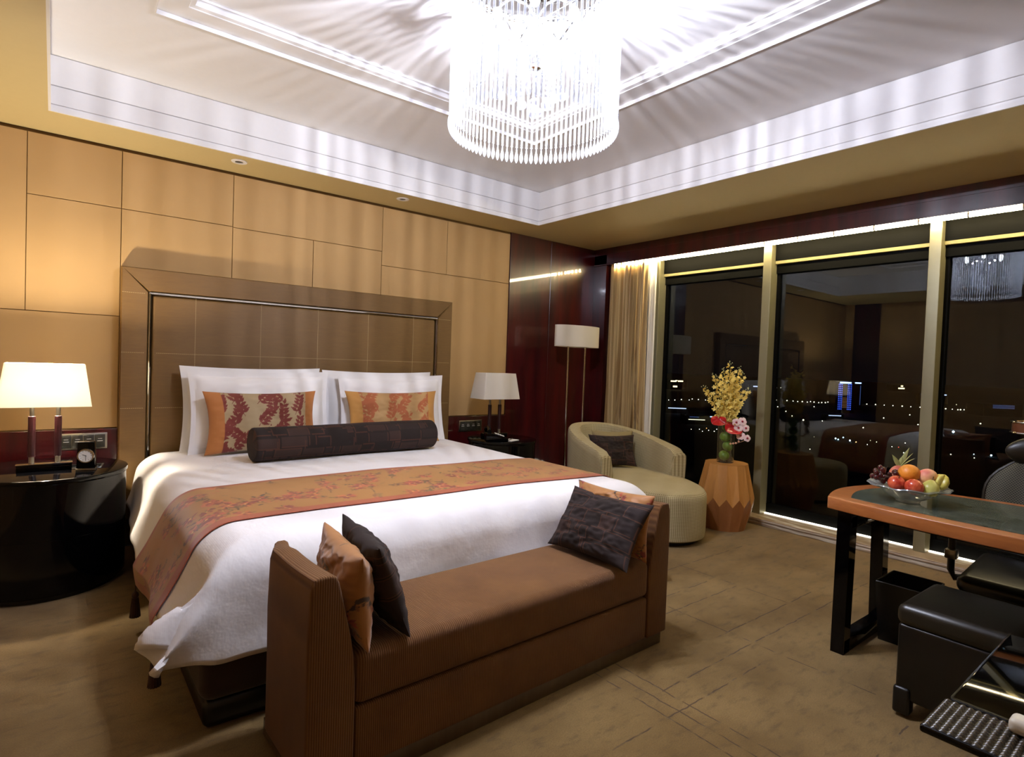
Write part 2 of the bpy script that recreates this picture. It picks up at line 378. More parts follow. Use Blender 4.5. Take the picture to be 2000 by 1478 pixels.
for i in range(len(bounds)-1):
    y1, y0 = bounds[i], bounds[i+1]
    b = BM(); box(b, 5.18, 5.186, y0, y1, .06, 2.37); wn = struct('window_%d' % (i+1), b, M_glass)
    b = BM(); box(b, 5.15, 5.21, y0+.03, y1-.03, .062, .15, .003); box(b, 5.14, 5.21, y0, y1, 2.25, 2.33, .002); part('window_frame', b, M_darkwin, wn, False)
    b = BM(); box(b, 5.115, 5.21, y0, y1, 2.334, 2.364, .002); part('head_rail', b, M_frame2, wn, False)
    if y0 > YB:
        b = BM(); box(b, 5.04, 5.175, y0-.038, y0+.038, .062, 2.53, .003); part('mullion', b, M_champ, wn, False)
        b = BM(); box(b, 5.155, 5.20, y0-.065, y0+.065, .062, 2.37, .003); part('glazing_bead', b, M_darkwin, wn, False)
# slim light strips let into the sill along the foot of the glass
M_led = emis('sill_light_strip', 'fff6e2', 5.0)
for i, (ya, yb, lab) in enumerate(((3.94, 4.42, 'thin white light strip at the foot of the glass behind the curtain'), (2.72, 3.86, 'thin white light strip at the foot of the glass behind the drum table'), (1.45, 2.64, 'thin white light strip at the foot of the glass, seen left of the desk legs'), (.18, 1.37, 'thin white light strip at the foot of the glass behind the office chair'))):
    b = BM(); box(b, 5.118, 5.142, ya, yb, .0625, .068, .001, 1); single('light_strip', b, M_led, lab, 'light', smooth=False)
# ceiling light tubes behind the fascia
M_tube = emis('fluorescent_tube', 'ffeab8', TUBE_E)
M_fit = simple('white_fitting', 'cfc8b4', .5)
y = 4.42; first = None; k = 0
ORD = 'first second third fourth fifth sixth seventh eighth ninth tenth eleventh twelfth thirteenth fourteenth fifteenth sixteenth seventeenth eighteenth nineteenth twentieth twenty-first twenty-second'.split()
while y > YB+.3:
    if first is None:
        first = thing('light_tube', 'first lit tube of the row behind the window fascia, counted from the curtain', 'light', (4.955, y, 2.49), (0, 0, 0), 'row of lit tubes above the windows')
        b = BM(); tube(b, [(0, 0, 0), (0, -.282, 0)], .013, 10); part('lit_tube', b, M_tube, first, world=False)
        b = BM(); box(b, -.016, .03, -.285, .003, .014, .038, .002); box(b, -.012, .012, .0, .004, -.012, .016); box(b, -.012, .012, -.286, -.282, -.012, .016); part('fitting', b, M_fit, first, world=False)
    else: dup(first, Matrix.Translation((4.955, y, 2.49)), '%s lit tube of the row behind the window fascia, counted from the curtain' % ORD[k])
    y -= .293; k += 1


# ------------------------------------------------------------------ bed
BX = 1.654
M_hb = Mat('headboard_fabric', '8a6c42', .6)
v_ = M_hb.coord(); a_ = M_hb.wave(v_, 160, 2.5, 'Z', 2, 3); b_ = M_hb.wave(v_, 160, 2.5, 'X', 2, 3); n_ = M_hb.noise(M_hb.coord(scale=(1, 1, 8)), 12, 4, .7)
M_hb.base(M_hb.mix(M_hb.math('MULTIPLY_ADD', n_, .6, M_hb.math('MULTIPLY', M_hb.math('MULTIPLY', a_, b_), .5)), '583c16', '7a5a26')); M_hb.bump(a_, .2, .0008); M_hb.set('Sheen Weight', 0); M_hb = M_hb.m
M_stitch = simple('stitching', 'b09a70', .8)
M_skirt = fabric('dark_brown_valance', '2b1a12', .9, 1200, .2, .15)
bed = thing('bed', 'king size bed with brown padded headboard and dark base', 'bed', (BX, 3.4, 0))
HX0, HX1 = .344, 2.925; HY = 4.60
b = BM()
fw = .155
# mitred padded frame
def mitre(bm, pts):  # quad prism facing -y with puffed edge
    (x0, z0), (x1, z1), (x2, z2), (x3, z3) = pts
    c = [sum(p[0] for p in pts)/4, sum(p[1] for p in pts)/4]
    bb = bmesh.new(); f = [bb.verts.new((x, YW-.012, z)) for x, z in pts]; m = [bb.verts.new((x, HY+.012, z)) for x, z in pts]
    q = [bb.verts.new((x+(c[0]-x)*.0+(.006 if x < c[0] else -.006), HY, z+(.006 if z < c[1] else -.006))) for x, z in pts]
    for A, B in ((f, m), (m, q)):
        for i in range(4): bb.faces.new((A[i], A[(i+1) % 4], B[(i+1) % 4], B[i]))
    bb.faces.new(q); bb.faces.new(f[::-1]); bmesh.ops.recalc_face_normals(bb, faces=bb.faces); merge(bm, bb)
ZT = 1.90
mitre(b, [(HX0, .2), (HX0, ZT), (HX0+fw, ZT-fw), (HX0+fw, .2)])
mitre(b, [(HX0, ZT), (HX1, ZT), (HX1-fw, ZT-fw), (HX0+fw, ZT-fw)])
mitre(b, [(HX1, ZT), (HX1, .2), (HX1-fw, .2), (HX1-fw, ZT-fw)])
part('headboard_frame', b, M_hb, bed, True)
b = BM(); box(b, HX0+fw+.022, HX1-fw-.022, HY+.006, YW-.01, .3, ZT-fw-.022, .02, 4); part('headboard_panel', b, M_hb, bed)
b = BM()
tz = ZT-fw-.01
tube(b, [(HX0+fw+.010, HY+.004, .3), (HX0+fw+.010, HY+.004, tz)], .008, 8); tube(b, [(HX0+fw+.004, HY+.004, tz), (HX1-fw-.004, HY+.004, tz)], .008, 8)
tube(b, [(HX1-fw-.010, HY+.004, tz), (HX1-fw-.010, HY+.004, .3)], .008, 8)
part('chrome_trim', b, M_chrome, bed, label='chrome trim line')
b = BM()
for zz in (1.73, 1.33, .955):
    for x0, x1, yy in ((HX0+.006, HX0+fw-.006, HY-.001), (HX0+fw+.05, HX1-fw-.05, HY+.0045), (HX1-fw+.006, HX1-.006, HY-.001)):
        if zz > 1.7 and x0 > .5 and x1 < 2.8: continue
        n = int((x1-x0)/.012)
        for i in range(n): box(b, x0+i*.012, x0+i*.012+.008, yy, yy+.004, zz-.0013, zz+.0013)
for xx in (.785, 1.225, 1.66, 2.09, 2.52):
    for i in range(90):
        z = .68+i*.012
        box(b, xx-.0013, xx+.0013, HY+.0045, HY+.008, z, z+.008)
part('stitching', b, M_stitch, bed, False, label='pale stitch lines')
# base
b = BM(); box(b, .415, 2*BX-.415, 2.205, 4.58, .10, .42, .05, 4)
for v in b.verts:
    k = (v.co.z-.1)/.32; v.co.x = BX+(v.co.x-BX)*(1-.006*k)
part('bed_base', b, M_skirt, bed)
b = BM(); box(b, .43, 2*BX-.43, 2.225, 4.56, 0.0, .105, .03, 3); part('plinth', b, M_blackm, bed)
b = BM(); box(b, BX-1.0, BX+1.0, 2.30, 4.55, .41, .56, .05, 4); part('mattress', b, M_linen, bed)
# draped cloths: flat top half-width WT, rounded edge, hanging part
WT, RS, TOPZ, YF = 1.06, .17, .655, 2.345
def prof(a, r, th):
    """outward distance and drop for arc length a past the flat edge"""
    if a <= 0: return 0, 0
    A = r*th
    if a < A: t = a/r; return r*math.sin(t), r*(1-math.cos(t))
    e = min(a-A, .25); f = max(0, a-A-.25)
    if f > 0: return r*math.sin(th)+e*math.cos(th)-.1*f, r*(1-math.cos(th))+e*math.sin(th)+f
    return r*math.sin(th)+e*math.cos(th), r*(1-math.cos(th))+e*math.sin(th)
def wr(x, y, z):
    from mathutils import noise
    return noise.noise(Vector((x, y, z)))
def drape(s, t, lift=0, fold=1.0):
    """s: signed distance from the bed's axis, t: distance from the head end towards the foot (y = 4.57-t)"""
    sg = 1 if s > 0 else -1; a = abs(s)-WT; y0 = 4.57-t; bb = YF-y0
    ox, dx = prof(a, RS+lift, R(68)); oy, dy = prof(bb, .15+lift, R(84))
    n = 5; drop = ((dx**n)+(dy**n))**(1/n) if (dx > 0 or dy > 0) else 0
    x = BX+sg*(min(abs(s), WT)+ox); y = y0 if bb <= 0 else YF-oy
    k = smoothstep(.06, .34, dx); kf = smoothstep(.06, .34, dy)
    # folds in the hanging sides
    f = fold*(math.sin(t*7.5+1.1*sg)*.5+math.sin(t*13+2)*.25+wr(t*3, sg*2, dx*4)*.9)
    x += sg*k*(.02*f+.012-.05*smoothstep(3.75, 4.2, y0))
    y -= kf*(.012*math.sin(s*9)+.012*wr(s*3, 0, dy*5))*fold
    c = smoothstep(0, .30, dx)*smoothstep(0, .25, dy)*(1 if s < 0 else .0)
    x += sg*c*.10; y -= c*.01; drop += c*(-.05)
    x += sg*c*.030*math.sin((dx-dy)*26); y += c*.03*math.sin((dx-dy)*22+1)
    z = TOPZ+lift-drop
    top = 1-smoothstep(0, .1, max(dx, dy))
    z += top*(.006*wr(x*2.2, y*2.2, 1)+.012*(1-(abs(s)/1.1)**2))
    z += (1-top)*.006*wr(x*9, y*9, z*9)*fold
    return Vector((x, y, z))
SMAX = WT+RS*R(68)+.235; TMAX = (4.57-YF)+.15*R(84)+.26
b = BM(); grid(b, lambda u, v: drape((u*2-1)*SMAX, .03+v*(TMAX-.03)), 170, 150)
M_duv = Mat('duvet_cotton', 'e6e2e0', .8); v_ = M_duv.coord(); M_duv.bump(M_duv.noise(M_duv.coord(scale=(1, .5, 1)), 7, 4, .55), .35, .018); M_duv.bump(M_duv.wave(v_, 60, .5, 'X'), .05, .001); M_duv = M_duv.m
duvet = single('duvet', b, M_duv, 'plain white duvet spread over the big bed', 'duvet')
sol = duvet.modifiers.new('thickness', 'SOLIDIFY'); sol.thickness = .012; sol.offset = 1
# printed runner
RMAX = WT+RS*R(68)+.36; RT0, RT1 = 1.36, 2.08
cv = Canvas(2*RMAX, RT1-RT0, '9d6a28', 420)
fr = random.Random(3)
def sprig(cv, x, y, s, ang, fr, red='82301c', dark='3a2214', green='5a4c22'):
    pts = [(x, y)]; a = ang
    for i in range(9): a += fr.uniform(-.35, .35)+.09; pts.append((pts[-1][0]+s*.1*math.cos(a), pts[-1][1]+s*.1*math.sin(a)))
    cv.line(pts, .0042, dark)
    for i, (px, py) in enumerate(pts[1:]):
        for sd in (-1, 1):
            if fr.random() < .75:
                cv.leaf(px, py, a+sd*fr.uniform(.5, 1.2), s*fr.uniform(.10, .18), s*.05, fr.choice([dark, green, '7b4a22', '96602c']))
    for j in range(2):
        px, py = pts[fr.randint(2, 8)]
        for q in range(11):
            t = fr.uniform(0, 2*PI); cv.leaf(px+.01*math.cos(t), py+.01*math.sin(t), t, s*fr.uniform(.11, .18), s*.07, fr.choice([red, 'a4472a', '7a2a1c', 'b5602f']))
        cv.dot(px, py, s*.02, 'd8a050')
for i in range(26):
    for j in range(4):
        if fr.random() < .25: continue
        sprig(cv, .05+i*.121+fr.uniform(-.04, .04), .12+j*.16+fr.uniform(-.04, .04), fr.uniform(.20, .30), fr.uniform(0, 2*PI), fr)
for i in range(160):
    x, y, t = fr.uniform(0, 2*RMAX), fr.uniform(.06, .68), fr.uniform(0, 6.28)
    cv.leaf(x, y, t, .05, .007, fr.choice(['8d6a33', '7b5a2c', 'a3532e']))
cv.rect(0, 0, 2*RMAX, .03, '96421f'); cv.rect(0, RT1-RT0-.062, 2*RMAX, RT1-RT0+.01, '994521')
cv.rect(0, 0, .05, 1, '994521'); cv.rect(2*RMAX-.05, 0, 2*RMAX+.1, 1, '994521')
NU, NV = 560, 130
b = BM()
def runf(u, v):
    s = (u*2-1)*RMAX; t = RT0+v*(RT1-RT0)+.07*(s/2.6)-.02*math.cos(s*1.2)
    return drape(s, t, .008)
grid(b, runf, NU, NV)
M_run = patmat('runner_print', .6, .3)
U, V = np.meshgrid(np.arange(NU+1)/NU, np.arange(NV+1)/NV, indexing='ij')
runner = single('bed_runner', b, M_run, 'gold bed runner with red blossoms and rust borders across the bed', 'bed runner')
vcol(runner, cv.sample(U.ravel(), V.ravel()))
sol = runner.modifiers.new('thickness', 'SOLIDIFY'); sol.thickness = .003; sol.offset = 1
M_tas = fabric('tassel_thread', '3c2014', .9)
iv = runner.matrix_world
runner_loc = Vector(runner.location)
for u_, v_ in ((0, 0), (0, 1), (1, 0), (1, 1)):
    p = runf(u_, v_)-runner_loc
    b = BM(); tube(b, [(0, 0, 0), (0, 0, -.035)], .003, 6)
    lathe(b, [(.004, -.03), (.014, -.04), (.016, -.052), (.011, -.062), (.015, -.09), (.021, -.135), (.020, -.155), (.001, -.157)], 14)
    for i in range(14):
        a = i*2*PI/14; tube(b, [(.012*math.cos(a), .012*math.sin(a), -.062), (.022*math.cos(a), .022*math.sin(a), -.155)], .0022, 4)
    bmesh.ops.translate(b, vec=p, verts=b.verts)
    o = obj('tassel', b, M_tas, runner)

# ------------------------------------------------------------------ pillows
def pillow_mesh(w, h, t, flange=0.0, pinch=.05, ear=.0, nu=60, nv=44, seed=0, wrinkle=.004, plump=.42):
    """returns bmesh (front faces +y local? we use local X across, Z up, Y thickness) and list of (u,v) per vertex"""
    bm = bmesh.new(); uv = []
    def pos(u, v, side):
        U, V = 2*u-1, 2*v-1
        x = w/2*U*(1-pinch*(1-V*V)*abs(U)); z = h/2*V*(1-pinch*(1-U*U)*abs(V))
        fu = max(0, 1-abs(U)/(1-flange*2/w))if flange else 1-abs(U); fv = max(0, 1-abs(V)/(1-flange*2/h)) if flange else 1-abs(V)
        q = (min(1, fu*1.0)*min(1, fv*1.0)); y = t/2*(1-(1-min(1, fu))**2.6)**plump*(1-(1-min(1, fv))**2.6)**plump if q > 0 else 0
        y += (.003 if q <= 0 else 0)*0
        n = wr(U*2.3+seed, V*2.3, side*3)*wrinkle*2.4+wr(U*7+seed, V*7, side*5)*wrinkle
        return (x, side*(-y)-side*.0012+n*min(1, q*8+.2), z)
    vs = {}
    for side in (1, -1):
        for i in range(nu+1):
            for j in range(nv+1):
                edge = i in (0, nu) or j in (0, nv)
                if edge and side == -1: vs[(side, i, j)] = vs[(1, i, j)]; continue
                vs[(side, i, j)] = bm.verts.new(pos(i/nu, j/nv, side)); uv.append((i/nu, j/nv, side))
        for i in range(nu):
            for j in range(nv):
                f = (vs[(side, i, j)], vs[(side, i+1, j)], vs[(side, i+1, j+1)], vs[(side, i, j+1)])
                bm.faces.new(f if side == 1 else f[::-1])
    return bm, np.array(uv)
def place(name, bm, mat, label, cat, M, group=None, lift=0):
    me = bmesh
    o = obj(name, bm, mat); tag(o, label, cat, group); o.matrix_world = M; return o
def PM(x, y, z, tilt=0, yaw=0, roll=0):   # pillow placed with its lower edge's middle at x,y,z ; yaw turns it, tilt leans it back
    return Matrix.Translation((x, y, z)) @ Matrix.Rotation(yaw, 4, 'Z') @ Matrix.Rotation(-tilt, 4, 'X') @ Matrix.Rotation(roll, 4, 'Y')
for (x, y, z, w_, h_, tl, yw, rl, lab, sd) in (
    (1.165, 4.465, .655, .98, .60, R(5), R(1), 0, 'white pillow at the back on the left side, against the padded headboard', 1),
    (2.16, 4.465, .655, .98, .59, R(5), R(-1), 0, 'white pillow at the back on the right side, against the padded headboard', 2),
    (1.195, 4.335, .655, .98, .58, R(8), R(1), 0, 'white pillow directly behind the leaf cushion with dark red leaves', 3),
    (2.235, 4.335, .655, .96, .57, R(8), R(-1), 0, 'white pillow directly behind the paler orange leaf cushion', 4)):
    bm, uv = pillow_mesh(w_, h_,   .14, .045, .05, seed=sd*3.1, wrinkle=.006)
    bmesh.ops.translate(bm, vec=(0, 0, h_/2), verts=bm.verts)
    place('pillow', bm, M_linen, lab, 'pillow', PM(x, y, z, tl, yw, rl), 'white pillows on the bed')
def leaf_canvas(w, h, band, red, bg, seed, side_col):
    cv = Canvas(w, h, bg, 700); fr = random.Random(seed)
    for c_ in range(int(w/.085)+2):
        x = -.02+c_*.088+fr.uniform(-.008, .008); y = -.08+(.0 if c_ % 2 else .09)
        while y < h:
            a = PI/2+(.5 if c_ % 3 == 0 else -.45)+fr.uniform(-.2, .2); cu = fr.choice([-.16, .16]); pts = [(x, y)]
            for k in range(6): a += cu*.6; pts.append((pts[-1][0]+.027*math.cos(a), pts[-1][1]+.027*math.sin(a)))
            cv.line(pts, .0045, red)
            for k, (px, py) in enumerate(pts[1:-1]):
                for sd in (-1, 1): cv.leaf(px, py, a+sd*fr.uniform(.75, 1.0), .060*(1-.06*k), .025, red)
            cv.leaf(*pts[-1], a, .048, .020, red)
            for q in range(2): cv.dot(pts[-1][0]+fr.uniform(-.03, .03), pts[-1][1]+fr.uniform(.01, .04), .005, red)
            y += .165
    cv.rect(0, 0, band, h+1, side_col); cv.rect(w-band*.8, 0, w+1, h+1, side_col)
    return cv
M_cush = patmat('leaf_damask', .75, .3, 400)
for (x, y, z, w_, h_, tl, yw, red, bg, sc_, sd, lab) in (
    (1.165, 4.205, .668, .77, .43, R(12), R(2), '6c2012', 'a08a66', 'a8682e', 5, 'cushion with dark red leaves and plain orange ends, on the left of the bed'),
    (2.17, 4.205, .668, .80, .43, R(12), R(-3), '9c5228', 'a88250', 'b27e38', 8, 'cushion with paler orange leaves and gold ends, on the right of the bed')):
    bm, uv = pillow_mesh(w_, h_, .13, 0, .09, nu=190, nv=110, seed=sd, wrinkle=.004, plump=.5)
    bmesh.ops.translate(bm, vec=(0, 0, h_/2), verts=bm.verts)
    cv = leaf_canvas(w_, h_, .105, red, bg, sd, sc_)
    o = place('leaf_cushion', bm, M_cush, lab, 'cushion', PM(x, y, z, tl, yw))
    vcol(o, cv.sample(uv[:, 0], uv[:, 1]))
def geo_canvas(w, h, seed, bg='22120c', ln='4e2c1c'):
    cv = Canvas(w, h, bg, 700); fr = random.Random(seed)
    y = -.02
    while y < h:
        x = -fr.uniform(0, .1); hh = fr.uniform(.06, .095)
        while x < w:
            ww = fr.choice([.06, .10, .15, .18]); q = fr.uniform(-.008, .008)
            cv.rect(x+.006, y+.006+q, x+ww-.006, y+hh-.006+q, ln); cv.rect(x+.0085, y+.0085+q, x+ww-.0085, y+hh-.0085+q, fr.choice([bg, '20120e', '2f1c14']))
            if fr.random() < .5: cv.frame(x+ww-.02, y+hh*.4, x+ww+.03, y+hh*1.1, .0022, ln)
            x += ww
        y += hh
    return cv
M_geo = patmat('brown_geometric_weave', .9, 0, 500)
# bolster
bm = bmesh.new(); L, RB = 1.34, .108
NUb, NVb = 240, 96
def bolf(u, v):
    x = (u-.5)*L; e = min(1, (L/2-abs(x))/.02); r = RB*(e**.5 if e < 1 else 1)*(1+.02*math.sin(x*5)+.015*wr(x*6, v*3, 0)); r = max(r, .001)
    if e < 1: r = RB*(.93+.07*math.sqrt(max(0, 1-(1-e)**2)))
    a = 2*PI*v; return Vector((x, r*math.cos(a), r*math.sin(a)))
vs = grid(bm, bolf, NUb, NVb)
for s_ in (0, NUb):
    c = bm.verts.new(((-.5 if s_ == 0 else .5)*L*1.004, 0, 0))
    for j in range(NVb):
        f = (vs[s_][j], vs[s_][j+1], c); bm.faces.new(f if s_ else f[::-1])
cvb = geo_canvas(L, .7, 11, '180a05', '452413')
U, V = np.meshgrid(np.arange(NUb+1)/NUb, np.arange(NVb+1)/NVb, indexing='ij')
cl = cvb.sample(U.ravel(), V.ravel()); cl = np.concatenate([cl, np.array([[.02, .008, .005, 1]]*2)])
bol = place('bolster', bm, M_geo, 'long dark brown bolster with woven rectangles, lying in front of the leaf cushions', 'bolster', Matrix.Translation((1.655, 3.88, .668+RB)) @ Matrix.Rotation(R(3), 4, 'Z'))
vcol(bol, cl)
bol.data.transform(Matrix.Identity(4))

# ------------------------------------------------------------------ bench at the foot of the bed
M_bench = Mat('corduroy', '6b4424', .95); v_ = M_bench.coord()
st = M_bench.wave(v_, 42, 0, 'X'); nb = M_bench.noise(v_, 5, 4, .6)
M_bench.base(M_bench.mix(M_bench.ramp(nb, .3, .75), M_bench.mix(st, '553416', '67431e'), M_bench.mix(st, '65411d', '795226')))
M_bench.bump(st, .5, .0025); M_bench.set('Sheen Weight', .08); M_bench.set('Sheen Roughness', .4); M_bench = M_bench.m
BYAW = R(1.6); BL = 1.79; BD = .47
bench = thing('bench', 'tan corduroy bench with tall ends at the foot of the bed', 'bench', (.592, 1.648, 0), (0, 0, BYAW))
AZ = .695
def arm(flip):
    bm = bmesh.new()
    # cross-section in x-z (inner face swells outwards below); swept in y with a rounded back
    pr = [(0, .06), (0, .3), (-.002, .5), (.004, .66), (.014, .69), (.03, .697), (.066, .697), (.082, .690), (.092, .67), (.104, .62), (.118, .56), (.132, .5), (.143, .44), (.150, .36), (.152, .28), (.152, .06)]
    rings = []
    ny = 26
    for j in range(ny+1):
        y = BD*j/ny; e = 0
        f = min(y, .012)/.012; k = 1-.02*(1-f)
        bk = smoothstep(BD-.14, BD, y)
        ring = []
        for x, z in pr:
            xx = x*(1-.35*bk)+.04*bk**2
            zz = z-(.012*math.sin(PI*y/BD)+.015*bk)*(1 if z > .4 else 0)
            ring.append(bm.verts.new(((BL-xx) if flip else xx, y, zz)))
        rings.append(ring)
    for a, c in zip(rings, rings[1:]):
        for i in range(len(pr)):
            f = (a[i], a[(i+1) % len(pr)], c[(i+1) % len(pr)], c[i]); bm.faces.new(f[::-1] if flip else f)
    bm.faces.new(rings[0][::-1] if not flip else rings[0]); bm.faces.new(rings[-1] if not flip else rings[-1][::-1])
    bmesh.ops.recalc_face_normals(bm, faces=bm.faces)
    ed = [e for e in bm.edges if len(e.link_faces) == 2 and e.calc_face_angle(0) > 1.2]
    bmesh.ops.bevel(bm, geom=ed, offset=.008, segments=3, affect='EDGES', profile=.5)
    return bm
part('arm', arm(False), M_bench, bench, world=False); part('arm', arm(True), M_bench, bench, world=False)
b = BM(); box(b, .155, BL-.155, .004, BD-.01, .06, .258, .012, 3); part('bench_base', b, M_bench, bench, world=False)
b = BM(); box(b, .15, BL-.15, -.002, BD-.005, .262, .43, .035, 5)
for v in b.verts:
    if v.co.z > .38: v.co.z += .022*math.sin(PI*(v.co.x)/BL)*1.0
part('seat_cushion', b, M_bench, bench, world=False)
b = BM(); box(b, .02, BL-.02, .015, BD-.02, 0, .062, .002); part('plinth', b, wood('bench_plinth', '4b3c2c', '5c4c38'), bench, world=False)
# bench cushions
M_flor = patmat('gold_floral_print', .6, .35, 300)
def floral_canvas(w, h, seed):
    cv = Canvas(w, h, '9c662a', 500); fr = random.Random(seed)
    for i in range(6):
        for j in range(5):
            if (i+j) % 2 == 0: sprig(cv, i*w/5+fr.uniform(-.03, .03), j*h/4+fr.uniform(-.03, .03), fr.uniform(.16, .24), fr.uniform(0, 6.28), fr, '7b2f22', '3a2418', '5d4a26')
    return cv
def cushion(kind, w_, h_, t_, M, lab, seed):
    bm, uv = pillow_mesh(w_, h_, t_, 0, .10, nu=130, nv=110, seed=seed, wrinkle=.007, plump=.55)
    bmesh.ops.translate(bm, vec=(0, 0, h_/2), verts=bm.verts)
    o = place('floral_cushion' if kind == 'f' else 'brown_cushion', bm, M_flor if kind == 'f' else M_geo, lab, 'cushion', M)
    cv = floral_canvas(w_, h_, seed) if kind == 'f' else geo_canvas(w_, h_, seed, '1b0d06', '4e2d19')
    vcol(o, cv.sample(uv[:, 0], uv[:, 1])); return o
cushion('f', .45, .30, .12, PM(.795, 1.85, .44, R(5), R(90-6)), 'gold floral cushion leaning on the left end of the bench', 21)
cushion('b', .46, .33, .12, PM(.955, 1.87, .44, R(20), R(90-8)), 'dark brown cushion at the left end of the bench, leaning on the floral one', 22)
cushion('f', .46, .31, .12, PM(2.13, 1.88, .45, R(9), R(-90+5)), 'gold floral cushion against the right end of the bench, behind a brown one', 23)
cushion('b', .50, .33, .12, PM(1.965, 1.87, .45, R(34), R(-90+2)), 'dark brown rectangle-patterned cushion leaning at the right end of the bench', 24)

# ------------------------------------------------------------------ nightstands
def nightstand(cx, hw, lab):
    t = thing('nightstand', lab, 'nightstand', (cx, 4.215, 0))
    dp = hw*1.02; n = 80
    def outline(hw, dp):
        p = []
        for i in range(n+1):
            a = PI/2+2*PI*i/(n+1); p.append((hw*math.cos(a), dp*math.sin(a)))
        return p
    b = BM(); prism(b, outline(hw-.012, dp-.012), 0.03, .628, .002); part('body', b, M_black, t, world=False)
    b = BM(); prism(b, outline(hw, dp), .63, .652, .004); part('top', b, M_black, t, world=False)
    b = BM(); prism(b, outline(hw-.04, dp-.04), 0, .03); part('plinth', b, M_blackm, t, world=False)
    o = outline(hw-.010, dp-.010)
    for za, zb in ((.335, .622), (.04, .328)):
        bb = BM(); sel = o[21:-20]
        vs0 = [bb.verts.new((x, y, za)) for x, y in sel]; vs1 = [bb.verts.new((x, y, zb)) for x, y in sel]
        inn0 = [bb.verts.new((x*.97, y*.97, za)) for x, y in sel]; inn1 = [bb.verts.new((x*.97, y*.97, zb)) for x, y in sel]
        m = len(sel)
        for i in range(m-1):
            bb.faces.new((vs0[i], vs0[i+1], vs1[i+1], vs1[i])); bb.faces.new((inn0[i+1], inn0[i], inn1[i], inn1[i+1]))
            bb.faces.new((vs1[i], vs1[i+1], inn1[i+1], inn1[i])); bb.faces.new((vs0[i+1], vs0[i], inn0[i], inn0[i+1]))
        for i in (0, m-1): bb.faces.new((vs0[i], vs1[i], inn1[i], inn0[i]))
        bmesh.ops.recalc_face_normals(bb, faces=bb.faces)
        bmesh.ops.scale(bb, vec=(1.006, 1.006, 1), verts=bb.verts)
        d = part('drawer', bb, M_black, t, world=False)
        hx = .045; hy = -min(-y for x, y in o if abs(x-hx) < .03)-.012
        b = BM(); zc = (za+zb)/2+.02
        tube(b, [(hx, hy+.01, zc+.04), (hx, hy-.012, zc+.04)], .005, 8); ball(b, (hx, hy-.014, zc+.04), .009, 12)
        tube(b, [(hx, hy-.014, zc+.04), (hx, hy-.012, zc), (hx, hy-.008, zc-.045)], [.0035, .003, .005], 8)
        ph = obj('handle', b, M_chrome, d); ph['label'] = 'chrome drop handle'
    return t
nightstand(-.02, .385, 'glossy black drum-shaped nightstand under the lit lamp, left of the bed')
nightstand(3.265, .318, 'glossy black drum-shaped nightstand with a telephone, right of the bed')
M_redpost = simple('oxblood_leather', '26080b', .35)
def table_lamp(x, y, yaw, lab, lit):
    t = thing('table_lamp', lab, 'lamp', (x, y, .653), (0, 0, yaw))
    b = BM(); box(b, -.122, .122, -.047, .047, 0, .036, .002); part('base', b, M_black, t, world=False); b = BM(); box(b, -.125, .125, -.05, .05, .036, .042, .001); part('base_plate', b, M_chrome, t, world=False)
    for sx in (-.058, .058):
        b = BM(); cyl(b, .017, .075, .305, 16, T(sx, 0, 0), .002); p = part('post', b, M_redpost, t, world=False)
        b = BM(); cyl(b, .013, .04, .077, 12, T(sx, 0, 0)); obj('collar', b, M_steel, p); b = BM(); cyl(b, .010, .304, .40, 12, T(sx, 0, 0)); obj('neck', b, M_steel, p)
    b = BM()  # shade: open rectangular frustum
    z0, z1 = .362, .600
    def rr(hx, hy, z, r=.012):
        pts = []
        for cx, cy, a0 in ((hx-r, hy-r, 0), (-hx+r, hy-r, PI/2), (-hx+r, -hy+r, PI), (hx-r, -hy+r, 1.5*PI)):
            for k in range(4): pts.append((cx+r*math.cos(a0+k*PI/6), cy+r*math.sin(a0+k*PI/6), z))
        return pts
    bo, to = (.208, .118), (.176, .086)
    L = [rr(*bo, z0), rr(*to, z1), rr(to[0]-.004, to[1]-.004, z1), rr(bo[0]-.004, bo[1]-.004, z0)]
    vs = [[b.verts.new(p) for p in l] for l in L]; n = len(vs[0])
    for k in range(4):
        for i in range(n): b.faces.new((vs[k][i], vs[k][(i+1) % n], vs[(k+1) % 4][(i+1) % n], vs[(k+1) % 4][i]))
    bmesh.ops.recalc_face_normals(b, faces=b.faces); part('shade', b, M_shade, t, world=False)
    b = BM(); tube(b, [(-.17, 0, z1-.03), (.17, 0, z1-.03)], .003, 6); part('shade_frame', b, M_steel, t, world=False); b = BM(); tube(b, [(-.06, 0, .39), (.06, 0, .39)], .006, 6); part('socket_bar', b, M_steel, t, world=False)
    for sx in (-.058, .058):
        b = BM(); ball(b, (sx, 0, .455), .028, 16, (1, 1, 1.3)); cyl(b, .014, .39, .43, 10, T(sx, 0, 0)); part('bulb', b, M_bulb if lit else M_bulb_off, t, world=False)
    return t
LX, LY = -.032, 4.17
table_lamp(LX, LY, R(0), 'lit table lamp with glowing white shade on twin dark posts, left nightstand', True)
point_light('table_lamp_light', (LX, LY, .653+.515), TABLE_LAMP_W, (1.0, .88, .70), .03)
table_lamp(3.235, 4.30, R(0), 'unlit table lamp with cream shade on twin dark posts, right nightstand', False)
